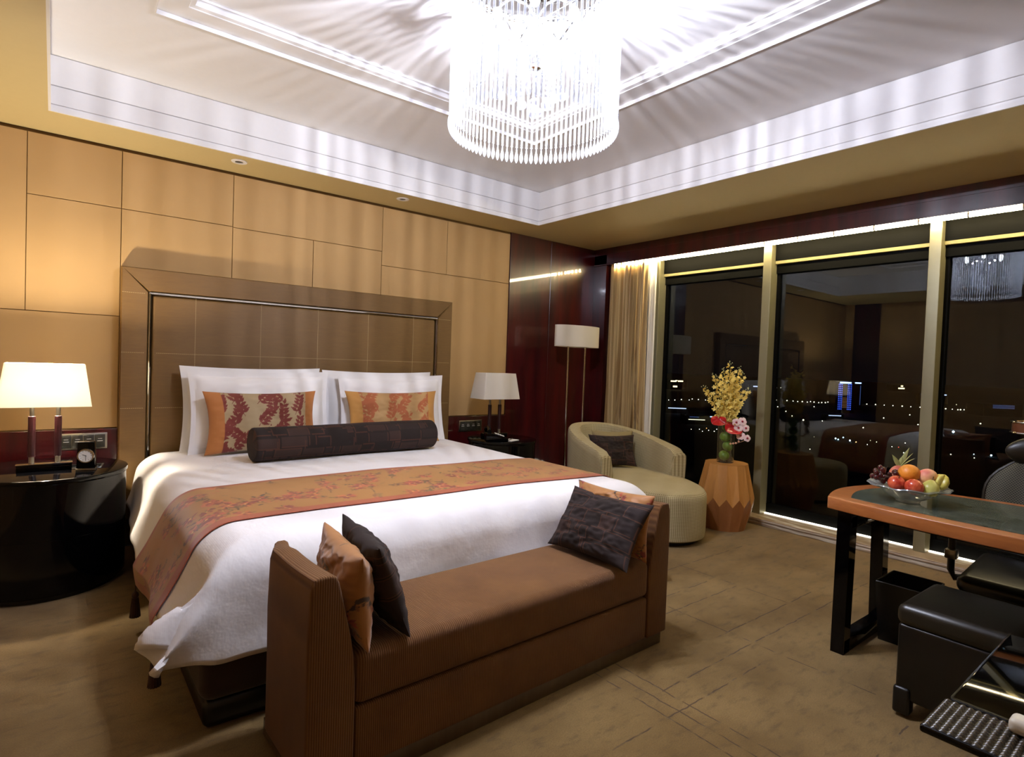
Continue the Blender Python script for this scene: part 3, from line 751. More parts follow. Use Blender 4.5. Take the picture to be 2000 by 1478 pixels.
# alarm clock
t = thing('alarm_clock', 'small black desk clock with round white dial on the left nightstand', 'clock', (.155, 4.06, .653), (0, 0, R(-12)))
b = BM(); box(b, -.045, .045, -.022, .022, 0.012, .165, .006, 3)
for v in b.verts:
    if v.co.z > .12: v.co.x *= .88
part('case', b, M_black, t, world=False)
b = BM(); box(b, -.046, .046, -.026, .026, 0, .012, .001); part('foot', b, M_steel, t, world=False)
MR = Matrix.Translation((0, -.0225, .085)) @ Matrix.Rotation(PI/2, 4, 'X')
b = BM(); lathe(b, [(.033, 0), (.040, 0), (.041, .004), (.039, .008), (.034, .008), (.033, .004)], 40, MR, cap=False); part('bezel', b, M_chrome, t, world=False)
b = BM(); cyl(b, .034, 0, .003, 40, MR); dial = part('dial', b, M_paper, t, world=False)
b = BM()
for k in range(12):
    a = k*PI/6; box(b, -.0008, .0008, .024, .029, .003, .0036, M=MR @ Matrix.Rotation(a, 4, 'Z'))
box(b, -.0012, .0012, -.004, .017, .0036, .0042, M=MR @ Matrix.Rotation(R(65), 4, 'Z')); box(b, -.0009, .0009, -.004, .025, .0042, .0048, M=MR @ Matrix.Rotation(R(180), 4, 'Z'))
obj('hand', b, M_blackm, dial)
# wall switch plates
M_sw = simple('dark_switch', '26241e', .3)
def switch_plate(x0, x1, z0, z1, lab, n=4):
    t = thing('switch_panel', lab, 'switch', ((x0+x1)/2, YW-.014, (z0+z1)/2))
    w2, h2 = (x1-x0)/2, (z1-z0)/2
    b = BM(); box(b, -w2, w2, -.006, .002, -h2, h2, .002); part('plate', b, M_steel, t, world=False)
    for i in range(n):
        x = -w2+.010+(2*w2-.02)*i/n; wd = (2*w2-.02)/n
        b = BM(); box(b, x+.002, x+wd-.002, -.010, -.004, -h2+.01, h2-.01, .0015); s = part('switch', b, M_sw, t, world=False)
        b = BM(); box(b, x+wd*.3, x+wd*.7, -.0106, -.0098, h2*.25, h2*.25+.003); box(b, x+wd*.25, x+wd*.75, -.0106, -.0098, -.002, .002); m = obj('marking', b, M_paper, s)
switch_plate(.03, .288, .685, .79, 'steel framed switch panel on the wall beside the alarm clock')
switch_plate(3.09, 3.36, .665, .775, 'steel framed switch panel on the wall behind the telephone')
# telephone
t = thing('telephone', 'black desk telephone with pale keys on the right nightstand', 'telephone', (3.13, 4.13, .653), (0, 0, R(-28)))
b = BM(); prism(b, [(-.10, 0), (.10, 0), (.10, .025), (-.06, .075), (-.10, .07)], -.095, .095, .006, Matrix.Rotation(PI/2, 4, 'X')); part('body', b, M_black, t, world=False)
b = BM()
tube(b, [(-.075, -.10, .085), (-.07, -.06, .105), (-.07, 0, .112), (-.07, .06, .105), (-.075, .10, .085)], [.022, .017, .014, .017, .022], 12); part('handset', b, M_black, t, world=False)
for i in range(4):
    for j in range(3):
        b = BM(); x = .0+i*.022; z = .0755-(x+.06)*.3125+.004; box(b, x-.008, x+.008, -.03+j*.028, -.012+j*.028, z-.004, z, .001); part('key', b, M_cream, t, world=False)
b = BM(); box(b, -.07, .07, -.05, .05, 0, .006, .001)
o = single('notepad', b, M_paper, 'white notepad lying before the unlit lamp', 'notepad', smooth=False); o.location = (3.235, 4.05, .653); o.rotation_euler = (0, 0, R(20))
b = BM(); tube(b, [(-.065, 0, 0), (.065, 0, 0), (.075, 0, 0)], [.004, .004, .001], 8)
o = single('pen', b, M_steel, 'slim pen lying on the white notepad', 'pen', origin=(0, 0, -.004)); o.location = (3.235, 4.05, .6595); o.rotation_euler = (0, 0, R(35))

# ------------------------------------------------------------------ floor lamp
FLX, FLY = 4.34, 4.36
t = thing('floor_lamp', 'unlit floor lamp with oval cream shade on two chrome poles', 'floor lamp', (FLX, FLY, 0))
b = BM(); n = 48
for k, (r1, z) in enumerate(()): pass
prf = [(1, 1.545), (1, 1.765), (.985, 1.765), (.985, 1.545)]
vs = [[b.verts.new((.30*r*math.cos(2*PI*i/n), .14*r*math.sin(2*PI*i/n), z)) for i in range(n)] for r, z in prf]
for k in range(4):
    for i in range(n): b.faces.new((vs[k][i], vs[k][(i+1) % n], vs[(k+1) % 4][(i+1) % n], vs[(k+1) % 4][i]))
bmesh.ops.recalc_face_normals(b, faces=b.faces); part('shade', b, M_shade, t, world=False)
for sx in (-1, 1):
    b = BM(); tube(b, [(sx*.12, 0, .02), (sx*.125, 0, 1.60)], .011, 12); part('pole', b, M_chrome, t, world=False)
b = BM(); tube(b, [(-.28, 0, 1.60), (.28, 0, 1.60)], .004, 6); part('shade_frame', b, M_chrome, t, world=False); b = BM(); tube(b, [(-.12, 0, 1.56), (.12, 0, 1.56)], .006, 6); part('socket_bar', b, M_chrome, t, world=False)
for sx in (-1, 1):
    b = BM(); ball(b, (sx*.08, 0, 1.655), .03, 14, (1, 1, 1.2)); cyl(b, .013, 1.565, 1.63, 10, T(sx*.08, 0, 0)); part('bulb', b, M_bulb_off, t, world=False)
b = BM(); box(b, -.2, .2, -.1, .1, 0, .022, .004); part('base', b, M_chrome, t, world=False)

# ------------------------------------------------------------------ curtain
M_curt = Mat('striped_silk', 'a88a58', .5); v_ = M_curt.coord(scale=(0, 1, 0)); nn = M_curt.noise(v_, 60, 3, .8); n2 = M_curt.noise(v_, 15, 2)
M_curt.base(M_curt.mix(M_curt.ramp(nn, .35, .62), M_curt.mix(n2, '6a4920', 'a07534'), 'd8bc80')); M_curt.set('Sheen Weight', .3); M_curt = M_curt.m
b = BM()
def curf(u, v):
    z = .012+v*2.505; k = 1-v
    y = 4.485-u*(.555-.03*math.sin(v*2.2))*(1+.06*k)
    ph = u*2*PI*8.5+.8*math.sin(u*9)+.5*k
    x = 4.958+.034*(.6+.4*k)*math.sin(ph)+.010*math.sin(ph*2.3+3*v)
    y += .012*math.cos(ph)*k+.02*math.sin(u*14+v*3)*k
    if v > .93: x += .006*math.sin(u*90)*(v-.93)/.07
    return Vector((x, y, z))
grid(b, curf, 260, 40)
o = single('curtain', b, M_curt, 'gold and brown striped curtain gathered in the window corner', 'curtain'); s = o.modifiers.new('t', 'SOLIDIFY'); s.thickness = .003
M_sheer = Mat('sheer_voile', 'eee9d8', .8); M_sheer.set('Alpha', .85); M_sheer = M_sheer.m
b = BM(); grid(b, lambda u, v: Vector((5.015+.012*math.sin(u*2*PI*9), 4.44-u*.56, .065+v*2.42)), 160, 8)
o = single('sheer_curtain', b, M_sheer, 'narrow white sheer curtain drawn back behind the striped curtain', 'curtain'); s = o.modifiers.new('t', 'SOLIDIFY'); s.thickness = .001

# ------------------------------------------------------------------ tub chaise
M_ch = Mat('woven_beige', 'a89a74', .9); v_ = M_ch.coord('UV', (1, 1, 0))
ck = M_ch.n('TexChecker'); ck.inputs['Scale'].default_value = 125; M_ch.l(v_, ck.inputs[0]); nz = M_ch.noise(v_, 5, 3)
M_ch.base(M_ch.mix(ck.outputs['Fac'], M_ch.mix(nz, '7f7048', '8c7c54'), M_ch.mix(nz, 'b3a57c', 'c7ba94'))); M_ch.bump(ck.outputs['Fac'], .35, .002); M_ch.set('Sheen Weight', .05); M_ch = M_ch.m
CHA = R(-106); CC = (4.0, 3.28)      # direction the chaise faces (heading), centre
chaise = thing('chaise_longue', 'beige woven tub chaise longue with curved back by the window', 'chaise longue', (CC[0], CC[1], 0), (0, 0, CHA))
def oval(k, A=.80, B=.42, ph0=0, sq=.9):
    a = 2*PI*k+ph0; c, s = math.cos(a), math.sin(a)
    return (A*math.copysign(abs(c)**sq, c), B*math.copysign(abs(s)**sq, s))
N = 96
def woven_uv(o, rad=.62):
    me = o.data; uvl = me.uv_layers.new(name='UVMap')
    for p in me.polygons:
        top = abs(p.normal.z) > .7; ref = math.atan2(p.center.y, p.center.x)
        for li in p.loop_indices:
            c = me.vertices[me.loops[li].vertex_index].co
            if top: uvl.data[li].uv = ((c.x+c.y)*.707, (c.x-c.y)*.707)
            else:
                a = math.atan2(c.y, c.x); a += 2*PI*round((ref-a)/(2*PI)); s_ = a*rad; uvl.data[li].uv = ((s_+c.z)*.707, (s_-c.z)*.707)
    return o
def oval_solid(bm, rings, n=N):
    vs = []
    for A, B, z in rings: vs.append([bm.verts.new((*oval(i/n, A, B), z)) for i in range(n)])
    for a, c in zip(vs, vs[1:]):
        for i in range(n): bm.faces.new((a[i], a[(i+1) % n], c[(i+1) % n], c[i]))
    bm.faces.new(vs[0][::-1]); bm.faces.new(vs[-1])
b = BM(); A0, B0 = CHAISE_A, CHAISE_B = .80, .425
oval_solid(b, [(A0-.03, B0-.03, .035), (A0-.005, B0-.005, .05), (A0, B0, .10), (A0, B0, .34), (A0-.004, B0-.004, .375), (A0-.02, B0-.02, .40), (A0-.05, B0-.05, .413), (A0-.12, B0-.12, .42), (A0*.5, B0*.5, .427), (.05, .03, .43)])
woven_uv(part('seat', b, M_ch, chaise, world=False))
b = BM(); oval_solid(b, [(A0-.07, B0-.07, 0), (A0-.07, B0-.07, .036)]); part('plinth', b, M_blackm, chaise, world=False)
# back wraps the rear half
b = BM(); rows = []
n = 80; a0, a1 = R(78), R(282); TH = .115
for i in range(n+1):
    a = a0+(a1-a0)*i/n; k = (a)/(2*PI); f = abs(i/n-.5)*2
    top = .79-.16*f**2.2-(.02 if f > .97 else 0)
    def P(off, z):
        x, y = oval(k, A0+off, B0+off); return (x, y, z)
    base = .10
    pf = [(0.006, base), (0.012, .3), (.02, top-.06), (.017, top-.02), (.004, top-.004), (-.02, top), (-TH+.045, top-.002), (-TH+.02, top-.012), (-TH+.008, top-.045), (-TH-.005, .5), (-TH-.02, .36), (-TH-.02, base)]
    rows.append([b.verts.new(P(o_, z)) for o_, z in pf])
for a_, c_ in zip(rows, rows[1:]):
    for j in range(len(rows[0])): b.faces.new((a_[j], a_[(j+1) % len(a_)], c_[(j+1) % len(a_)], c_[j]))
b.faces.new(rows[0]); b.faces.new(rows[-1][::-1]); bmesh.ops.recalc_face_normals(b, faces=b.faces)
bmesh.ops.bevel(b, geom=[e for e in b.edges if len(e.link_faces) == 2 and e.calc_face_angle(0) > 1.1], offset=.01, segments=3, affect='EDGES')
woven_uv(part('backrest', b, M_ch, chaise, world=False))
def inchaise(x, y, z): return chaise.matrix_world @ Vector((x, y, z))
p_ = Vector((4.02, 3.50, .44))
cushion('b', .45, .30, .11, PM(p_.x, p_.y, p_.z, R(20), R(-27)), 'dark brown cushion on the beige chaise', 31)
p_ = Vector((4.14, 3.60, .44))
bm, uv = pillow_mesh(.42, .32, .12, 0, .09, nu=40, nv=30, seed=9); bmesh.ops.translate(bm, vec=(0, 0, .16), verts=bm.verts)
place('beige_cushion', bm, M_ch, 'beige woven cushion mostly hidden behind the brown one on the chaise', 'cushion', PM(p_.x, p_.y, p_.z, R(18), R(-27)))

# ------------------------------------------------------------------ faceted wooden stool + vase
SX, SY = 4.575, 2.715
M_oakl = wood('light_oak', 'a87238', 'c08a4a', (1, 1, .08), .35, 14); M_oakd = wood('oak_lower', '8f5a30', 'a56c3e', (1, 1, .08), .35, 14)
t = thing('drum_table', 'faceted light wood drum table holding a flower vase by the window', 'side table', (SX, SY, 0), (0, 0, R(8)))
b = BM(); n = 14; rt, rm, rb, H = .178, .238, .175, .560
top = [b.verts.new((rt*math.cos(2*PI*i/n), rt*math.sin(2*PI*i/n), H)) for i in range(n)]
t2 = [b.verts.new((rt*1.0*math.cos(2*PI*i/n), rt*1.0*math.sin(2*PI*i/n), H-.006)) for i in range(n)]
mid = []
for i in range(2*n):
    a = PI*i/n; r = rm*(1 if i % 2 == 0 else math.cos(PI/n)*1.0); z = .285 if i % 2 == 0 else .215
    mid.append(b.verts.new((r*math.cos(a), r*math.sin(a), z)))
b.faces.new(top)
for i in range(n):
    j = (i+1) % n
    b.faces.new((t2[i], t2[j], top[j], top[i])); b.faces.new((mid[2*i], mid[2*i+1], mid[(2*i+2) % (2*n)], t2[j], t2[i]))
part('upper_body', b, M_oakl, t, False, world=False)
b = BM()
mid = []
for i in range(2*n):
    a = PI*i/n; r = rm*(1 if i % 2 == 0 else math.cos(PI/n)*1.0); z = .285 if i % 2 == 0 else .215
    mid.append(b.verts.new((r*math.cos(a)*.999, r*math.sin(a)*.999, z)))
bot = [b.verts.new((rb*math.cos(PI*(2*i+1)/n), rb*math.sin(PI*(2*i+1)/n), 0)) for i in range(n)]
for i in range(n):
    j = (i-1) % n
    b.faces.new((bot[j], bot[i], mid[2*i+1], mid[2*i], mid[(2*i-1) % (2*n)]))
b.faces.new(bot[::-1]); part('lower_body', b, M_oakd, t, False, world=False)
VX, VY, VZ = SX, SY+.015, .561
t = thing('vase', 'tall clear glass cylinder vase on the wooden drum table', 'vase', (VX, VY, VZ))
b = BM(); lathe(b, [(.001, 0), (.070, 0), (.072, .004), (.072, .402), (.0705, .403), (.069, .40), (.069, .016), (.001, .014)], 40, cap=False); part('glass_body', b, M_clear, t, world=False)
M_apple = Mat('green_apple', '6f9a36', .35); v_ = M_apple.coord(); M_apple.base(M_apple.mix(M_apple.noise(v_, 30, 3), '4f7f22', '8fb04a')); M_apple = M_apple.m
M_stem = simple('stem_green', '3f5a24', .6); M_twig = simple('twig', '3a2814', .8)
def apple_bm(r):
    b = BM(); pr = []
    for k in range(17):
        a = -PI/2+PI*k/16; rr_ = r*math.cos(a); z = r*.92*math.sin(a)
        z += .16*r*(-math.exp(-(rr_/(.3*r))**2) if a > 0 else .6*math.exp(-(rr_/(.3*r))**2))
        pr.append((max(rr_, .0002), z))
    lathe(b, pr, 28); return b
ap0 = None
for i, (dx, dy, z) in enumerate(((-.020, 0, .058), (.018, -.008, .138), (-.010, .004, .220), (.013, 0, .302))):
    labs = ['bottom-most of the green apples in the glass vase', 'second green apple from the bottom of the glass vase', 'third green apple from the bottom of the glass vase', 'topmost green apple in the glass vase, under the red anthurium']
    if ap0 is None:
        ap0 = thing('green_apple', labs[0], 'apple', (VX+dx, VY+dy, VZ+z), (R(30), 0, 0), 'green apples in the vase')
        part('fruit', apple_bm(.045), M_apple, ap0, world=False); b = BM(); tube(b, [(0, 0, .028), (.003, 0, .04)], .0015, 6); part('stalk', b, M_twig, ap0, world=False)
    else: dup(ap0, T(VX+dx, VY+dy, VZ+z, R(40*i), R(25*i), i), labs[i])
# flowers
M_yel = Mat('yellow_petal', 'e8cf4a', .6); v_ = M_yel.coord(); M_yel.base(M_yel.mix(M_yel.noise(v_, 60, 2), 'ecc83a', 'f8eb9c')); M_yel.set('Subsurface Weight', 0); M_yel = M_yel.m
M_bud = simple('pale_bud', 'd8d6a0', .6)
def blossom(bm, r, M, np_=5, wide=.55):
    for k in range(np_):
        a = 2*PI*k/np_; pts = []
        Mk = M @ Matrix.Rotation(a, 4, 'Z')
        c = [(0, 0, 0), (r*.45, -r*wide*.55, .1*r), (r*.9, -r*wide*.45, .05*r), (r*1.05, 0, -.02*r), (r*.9, r*wide*.45, .05*r), (r*.45, r*wide*.55, .1*r)]
        vs = [bm.verts.new(Mk @ Vector(p)) for p in c]; m = bm.verts.new(Mk @ Vector((r*.6, 0, .2*r)))
        for i in range(6): bm.faces.new((vs[i], vs[(i+1) % 6], m))
bl_mesh = None
fr = random.Random(5)
def bez(p0, p1, p2, n=12): return [Vector(p0)*(1-t)**2+2*Vector(p1)*t*(1-t)+Vector(p2)*t*t for t in [i/n for i in range(n+1)]]
tips = [(-.20, .08, .74, 'lowest, reaching furthest left'), (-.125, .02, .87, 'second from the left, upright'), (-.06, -.02, .93, 'third from the left, fully flowered'), (.015, .03, 1.0, 'the tallest, in the middle'),
        (.075, -.03, .95, 'just right of the tallest'), (.125, .02, .90, 'leaning right with a bent tip'), (.165, -.04, .74, 'lowest, reaching furthest right'), (-.03, -.09, .80, 'short, leaning towards the bed'), (.04, .10, .80, 'short, nearest the window glass')]
right_ = Vector((math.cos(-.673-.12), math.sin(-.673-.12), 0)); back_ = Vector((-right_.y, right_.x, 0))
for i, (tx, ty, tz, where) in enumerate(tips):
    t = thing('orchid_spray', 'yellow dancing orchid spray in the vase, %s' % where, 'flower', (VX, VY, VZ+.26), group='yellow orchid sprays')
    tip = right_*tx+back_*ty+Vector((0, 0, (tz-.26)*.86-.02)); path = bez((0, 0, 0), (right_*tx*.25+Vector((0, 0, tip.z*.55))), tip, 16)
    b = BM(); tube(b, path, [.0026*(1-.6*k/16) for k in range(17)], 6); part('stem', b, M_stem, t, world=False)
    nb = 46
    for k in range(nb):
        f = .22+.72*k/nb; q = path[min(15, int(f*16))].lerp(path[min(16, int(f*16)+1)], f*16-int(f*16))
        off = .055*(1-f*.65); r = .031*(1.15-f*.68)
        ang = k*2.4; o = q+Vector((math.cos(ang)*off*fr.uniform(.5, 1.3), math.sin(ang)*off*fr.uniform(.5, 1.3), fr.uniform(-.015, .015)))
        if bl_mesh is None:
            b = BM(); blossom(b, 1.0, Matrix.Identity(4)); ball(b, (0, 0, .12), .16, 6)
            bo = part('blossom', b, M_yel, t, True, world=False); bl_mesh = bo.data
        else: bo = bpy.data.objects.new('blossom', bl_mesh); COL.objects.link(bo); bo.parent = t
        bo.matrix_local = Matrix.Translation(o) @ Euler((fr.uniform(.6, 2.4), 0, ang+fr.uniform(-.6, .6))).to_matrix().to_4x4() @ Matrix.Scale(r, 4)
    b = BM()
    for k in range(5):
        q = path[16-k//2]+Vector((fr.uniform(-.014, .014), fr.uniform(-.014, .014), .01*k-.01)); ball(b, q, .0038, 6)
    part('buds', b, M_bud, t, world=False)
M_anth = Mat('anthurium_red', 'b8101c', .12); M_anth.set('Coat Weight', .6); M_anth.bump(M_anth.noise(M_anth.coord(), 60, 2), .5, .004); M_anth = M_anth.m
M_spad = simple('spadix', 'd8b060', .5)
for (tx, tz, yaw, s, lab) in ((-.085, .375, -.25, .068, 'smaller red anthurium at the left of the vase rim'), (.035, .325, .15, .088, 'larger red anthurium hanging over the front of the vase rim')):
    base = Vector((VX, VY, VZ))+right_*tx-back_*.07+Vector((0, 0, tz))
    t = thing('anthurium', lab, 'flower', base)
    b = BM()
    Mf = Matrix.Rotation(-.673-.12+yaw, 4, 'Z') @ Matrix.Rotation(R(62), 4, 'X')
    def spf(u, v):
        a = 2*PI*u; rr_ = s*(.78+.28*math.cos(a-PI/2+PI)-.30*math.exp(-((a-PI/2)/.45)**2)) ; rr_ *= v
        return Mf @ Vector((rr_*math.cos(a)*1.12, rr_*math.sin(a), .012*math.cos(a*4)*v*v+.25*rr_*rr_/s))
    grid(b, spf, 40, 8, True); bmesh.ops.remove_doubles(b, verts=b.verts, dist=1e-5)
    so = part('spathe', b, M_anth, t, world=False); m_ = so.modifiers.new('t', 'SOLIDIFY'); m_.thickness = .0015
    b = BM(); tube(b, [Mf @ Vector((0, .01, .004)), Mf @ Vector((0, .0, .03)), Mf @ Vector((0, -.01, .055))], [.005, .006, .003], 8); part('spadix', b, M_spad, t, world=False)
    b = BM(); e = Vector((VX, VY, VZ+.25))-base; tube(b, bez((0, 0, 0), (e*.5+Vector((0, 0, .04))), e, 8), .003, 6); part('stem', b, M_stem, t, world=False)
M_orw = Mat('white_pink_petal', 'efd9dc', .5); v_ = M_orw.coord(); M_orw.base(M_orw.mix(M_orw.noise(v_, 40, 2), 'f3e6e4', 'e4b9c2')); M_orw = M_orw.m
M_lip = simple('magenta_lip', '9c2038', .5)
t = thing('orchid_spray', 'white and pink moth orchid spray trailing down the right of the vase', 'flower', (VX, VY, VZ+.28))
path = bez((0, 0, 0), right_*.12-back_*.05+Vector((0, 0, .26)), right_*.16-back_*.08+Vector((0, 0, -.06)), 14)
b = BM(); tube(b, path, .0025, 6); part('stem', b, M_stem, t, world=False)
for k, (x, z, s) in enumerate(((.055, .075, .034), (.105, .085, .036), (.075, .03, .036), (.135, .03, .032), (.095, -.035, .037), (.15, -.055, .030))):
    b = BM(); M0 = Matrix.Translation(right_*x-back_*.09+Vector((0, 0, z))) @ Matrix.Rotation(-.673-.12+.2*math.sin(k*3), 4, 'Z') @ Matrix.Rotation(R(80), 4, 'X') @ Matrix.Rotation(k, 4, 'Z')
    blossom(b, s, M0, 5, .95); fo = part('blossom', b, M_orw, t, world=False)
    b = BM(); ball(b, M0 @ Vector((0, 0, .008)), .009, 8, (1, 1, 1)); obj('lip', b, M_lip, fo)
b = BM()
for k in range(4): ball(b, right_*(.085-.022*k)-back_*.08+Vector((0, 0, -.098-.004*k+.012*(k == 0))), .009, 8)
tube(b, [right_*.15-back_*.08+Vector((0, 0, -.07)), right_*.085-back_*.08+Vector((0, 0, -.098)), right_*.02-back_*.08+Vector((0, 0, -.11))], .0015, 5)
part('buds', b, simple('pink_bud', 'd9a98c', .5), t, world=False)

# ------------------------------------------------------------------ chandelier
M_rod = glassy('crystal_rod', (.90, .92, .95), 1.8, .03, (.28, (.95, .96, 1.0)))
M_ball = glassy('crystal_ball', (.95, .96, 1.0), 2.2, .0, (.12, (.85, .88, 1.0)))
M_cbulb = emis('chandelier_lamp', 'f4f4ff', 30)
CZ = 3.095
ch = thing('chandelier', 'large round crystal rod chandelier hanging from the centre of the tray ceiling', 'chandelier', (CHX, CHY, CZ))
b = BM(); lathe(b, [(.001, -CZ+CZ-.0), (.40, 0), (.40, -.02), (.385, -.03), (.001, -.03)][::-1], 64); part('ceiling_plate', b, M_chrome, ch, world=False)
b = BM(); cyl(b, .018, -.45, -.03, 16); lathe(b, [(.001, -.48), (.03, -.47), (.045, -.44), (.03, -.41), (.018, -.40)][:], 24); part('centre_column', b, M_chrome, ch, world=False)
for z, rr_ in ((-.052, .372), (-.052, .345), (-.262, .185)):
    b = BM(); tube(b, [(rr_*math.cos(2*PI*k/72), rr_*math.sin(2*PI*k/72), z) for k in range(72)], .006, 6, True); part('ring', b, M_chrome, ch, world=False)
b = BM()
for k in range(6):
    a = k*PI/3+.3; tube(b, [(0, 0, -.25), (.09*math.cos(a), .09*math.sin(a), -.235), (.185*math.cos(a), .185*math.sin(a), -.262)], .005, 6)
    tube(b, [(.19*math.cos(a), .19*math.sin(a), -.26), (.36*math.cos(a), .36*math.sin(a), -.055)], .004, 6)
part('arm', b, M_chrome, ch, world=False)
for k in range(6):
    a = k*PI/3+.3+PI/6; b = BM(); ball(b, (.185*math.cos(a), .185*math.sin(a), -.285), .021, 12, (1, 1, 1.25)); part('bulb', b, M_cbulb, ch, world=False)
b = BM(); tube(b, [(0, 0, 0), (0, 0, -.615)], .0052, 7); ball(b, (0, 0, -.622), .0062, 6)
lathe(b, [(.001, -.70), (.006, -.692), (.0095, -.678), (.0085, -.665), (.004, -.645), (.0025, -.630), (.001, -.629)], 8)
rod = None; NR = 92
for k in range(NR):
    a = 2*PI*k/NR; M = Matrix.Translation((.360*math.cos(a), .360*math.sin(a), -.052)) @ Matrix.Rotation(a, 4, 'Z')
    if rod is None: rod = part('crystal_rod', b, M_rod, ch, world=False); o = rod
    else: o = rod.copy(); COL.objects.link(o); o.parent = ch
    o.matrix_local = M
# strands of beads looping under the plate and a cluster of faceted balls
cb = None
spots = [(.0, .0, -.66, 1), (.05, .03, -.63, 1), (-.05, .02, -.63, 1), (.02, -.055, -.635, 1), (-.04, -.05, -.64, 1), (.085, -.01, -.60, 1), (-.085, .01, -.605, 1), (.06, .08, -.59, .9), (-.06, .08, -.59, .9),
         (.01, .10, -.585, .9), (.09, -.08, -.585, .9), (-.10, -.07, -.585, .9), (.20, .09, -.50, 1), (-.20, .07, -.50, 1), (.18, -.15, -.5, .9), (-.17, -.16, -.5, .9), (0, -.23, -.5, .9), (0, .24, -.5, .9)]
for x, y, z, s in spots:
    if cb is None:
        bb = BM(); q = bmesh.new(); bmesh.ops.create_icosphere(q, subdivisions=2, radius=.021); merge(bb, q); cb = o = part('crystal_ball', bb, M_ball, ch, False, world=False)
    else: o = cb.copy(); COL.objects.link(o); o.parent = ch
    o.matrix_local = Matrix.Translation((x, y, z)) @ Matrix.Scale(s, 4)
for x, y, z, s in spots:
    b = BM(); n = int((-.30-z)/.022)
    for k in range(n): ball(b, (x, y, z+.03+k*.022), .0055, 6)
    tube(b, [(x, y, z), (x, y, -.28)], .0008, 4); tube(b, [(x, y, -.28), (x*.3, y*.3, -.27)], .0015, 4)
    part('bead_strand', b, M_ball, ch, world=False)
for k in range(6):
    b = BM(); a = k*PI/3
    for j in range(17):
        t_ = j/16; aa = a+t_*PI/3; r = .34; z = -.06-.10*(1-(2*t_-1)**2); ball(b, (r*math.cos(aa), r*math.sin(aa), z), .008, 8)
    part('bead_garland', b, M_ball, ch, world=False)
# downlights in the soffit over the bed
for x, lab in ((1.0, 'round white recessed downlight in the soffit above the left pillows'), (2.27, 'round white recessed downlight in the soffit above the right pillows')):
    t = thing('downlight', lab, 'ceiling light', (x, 4.40, ZC-.001))
    b = BM(); lathe(b, [(.026, .0), (.028, -.006), (.05, -.005), (.052, 0)], 40, cap=False); part('trim_ring', b, M_white, t, world=False)
    b = BM(); lathe(b, [(.001, -.0015), (.028, -.0015), (.028, 0), (.001, 0)], 24, cap=False)
    for v in b.verts: v.co.x *= .98
    part('recess', b, M_blackm, t, world=False)

# ------------------------------------------------------------------ desk
DK = wood('cherry_wood', '9a5a2c', 'b06c38', (3, .25, 3), .28, 16, .3)
M_inlay = Mat('slate_inlay', '4a5348', .12); v_ = M_inlay.coord(scale=(5, .35, 1)); nf = M_inlay.ramp(M_inlay.noise(v_, 40, 4, .7), .3, .7); M_inlay.base(M_inlay.mix(nf, '2c362c', '6e7668')); M_inlay.set('Coat Weight', .4); M_inlay = M_inlay.m
desk = thing('desk', 'writing desk with cherry wood edge, slate inlay and black loop legs', 'desk', (3.27, .30, 0))
def desk_outline(off, n=22):
    p = []
    def fr_(y): return 2.868-off*-1 if 0 else (2.866+.10*max(0, (y-.35)/.86)**2.2)+off
    def bk_(y): return (3.668-.145*max(0, (y-.55)/.66)**2)-off
    yt = 1.215-off
    for i in range(n+1): y = -.75+off+(yt+.75-off)*i/n; p.append((fr_(y), y))
    x0, x1 = fr_(yt), bk_(yt)
    for i in range(1, n//2): k = i/(n//2); p.append((x0+(x1-x0)*k, yt+(.055-off*.1)*math.sin(PI*k)))
    for i in range(n+1): y = yt-(yt+.75-off)*i/n; p.append((bk_(y), y))
    return p
b = BM(); prism(b, desk_outline(0)[::-1], .70, .758, .005, seg=3); part('desk_top', b, DK, desk)
b = BM(); prism(b, desk_outline(.082)[::-1], .757, .7612); part('inlay', b, M_inlay, desk)
b = BM(); prism(b, desk_outline(.12)[::-1], .67, .70); part('apron', b, M_black, desk)
for yy in (1.15, -.6):
    b = BM(); fw2 = .033
    def bar(p, q, w0, w1):
        tube(b, [p, q], [w0, w1], 4, flat=(1.35, 1.35))
    # loop leg: two tapering uprights joined along the floor
    for (xa, xb) in ((3.045, 3.03), (3.47, 3.50)):
        vs = [];
        for z, x, hw in ((0, xb, .034), (.69, xa, .040)):
            vs.append([b.verts.new((x+sx*hw, yy+sy*.03, z)) for sx, sy in ((-1, -1), (1, -1), (1, 1), (-1, 1))])
        for i in range(4): b.faces.new((vs[0][i], vs[0][(i+1) % 4], vs[1][(i+1) % 4], vs[1][i]))
        b.faces.new(vs[0][::-1]); b.faces.new(vs[1])
    box(b, 3.0, 3.53, yy-.03, yy+.03, 0, .07, .004); box(b, 3.02, 3.50, yy-.03, yy+.03, .61, .67, .004)
    part('leg', b, M_black, desk)
# fruit bowl
FX, FY, FZ = 3.185, .945, .7615
M_cut = glassy('cut_glass', (.86, .89, .90), 2.2, .08, (.16, (.75, .78, .76)))
t = thing('fruit_bowl', 'cut glass fruit bowl with flared wavy rim on the desk', 'bowl', (FX, FY, FZ))
b = BM(); rows = []
prb = [(.045, .0), (.05, .004), (.052, .012), (.075, .022), (.10, .040), (.118, .060), (.145, .070), (.170, .076)]
nn_ = 72
for side in (0, 1):
    for r, z in (prb if side == 0 else [(r-.003, z+.005) for r, z in prb[::-1]]+[(.0, .009)]):
        rows.append([b.verts.new((max(.0005, r*(1+.012*math.cos(k*2*PI/nn_*18)*(r > .06)+.035*math.cos(k*2*PI/nn_*9)*(r > .13)))*math.cos(2*PI*k/nn_), max(.0005, r*(1+.012*math.cos(k*2*PI/nn_*18)*(r > .06)))*math.sin(2*PI*k/nn_), z+(.004*math.cos(k*2*PI/nn_*9) if r > .13 else 0))) for k in range(nn_)])
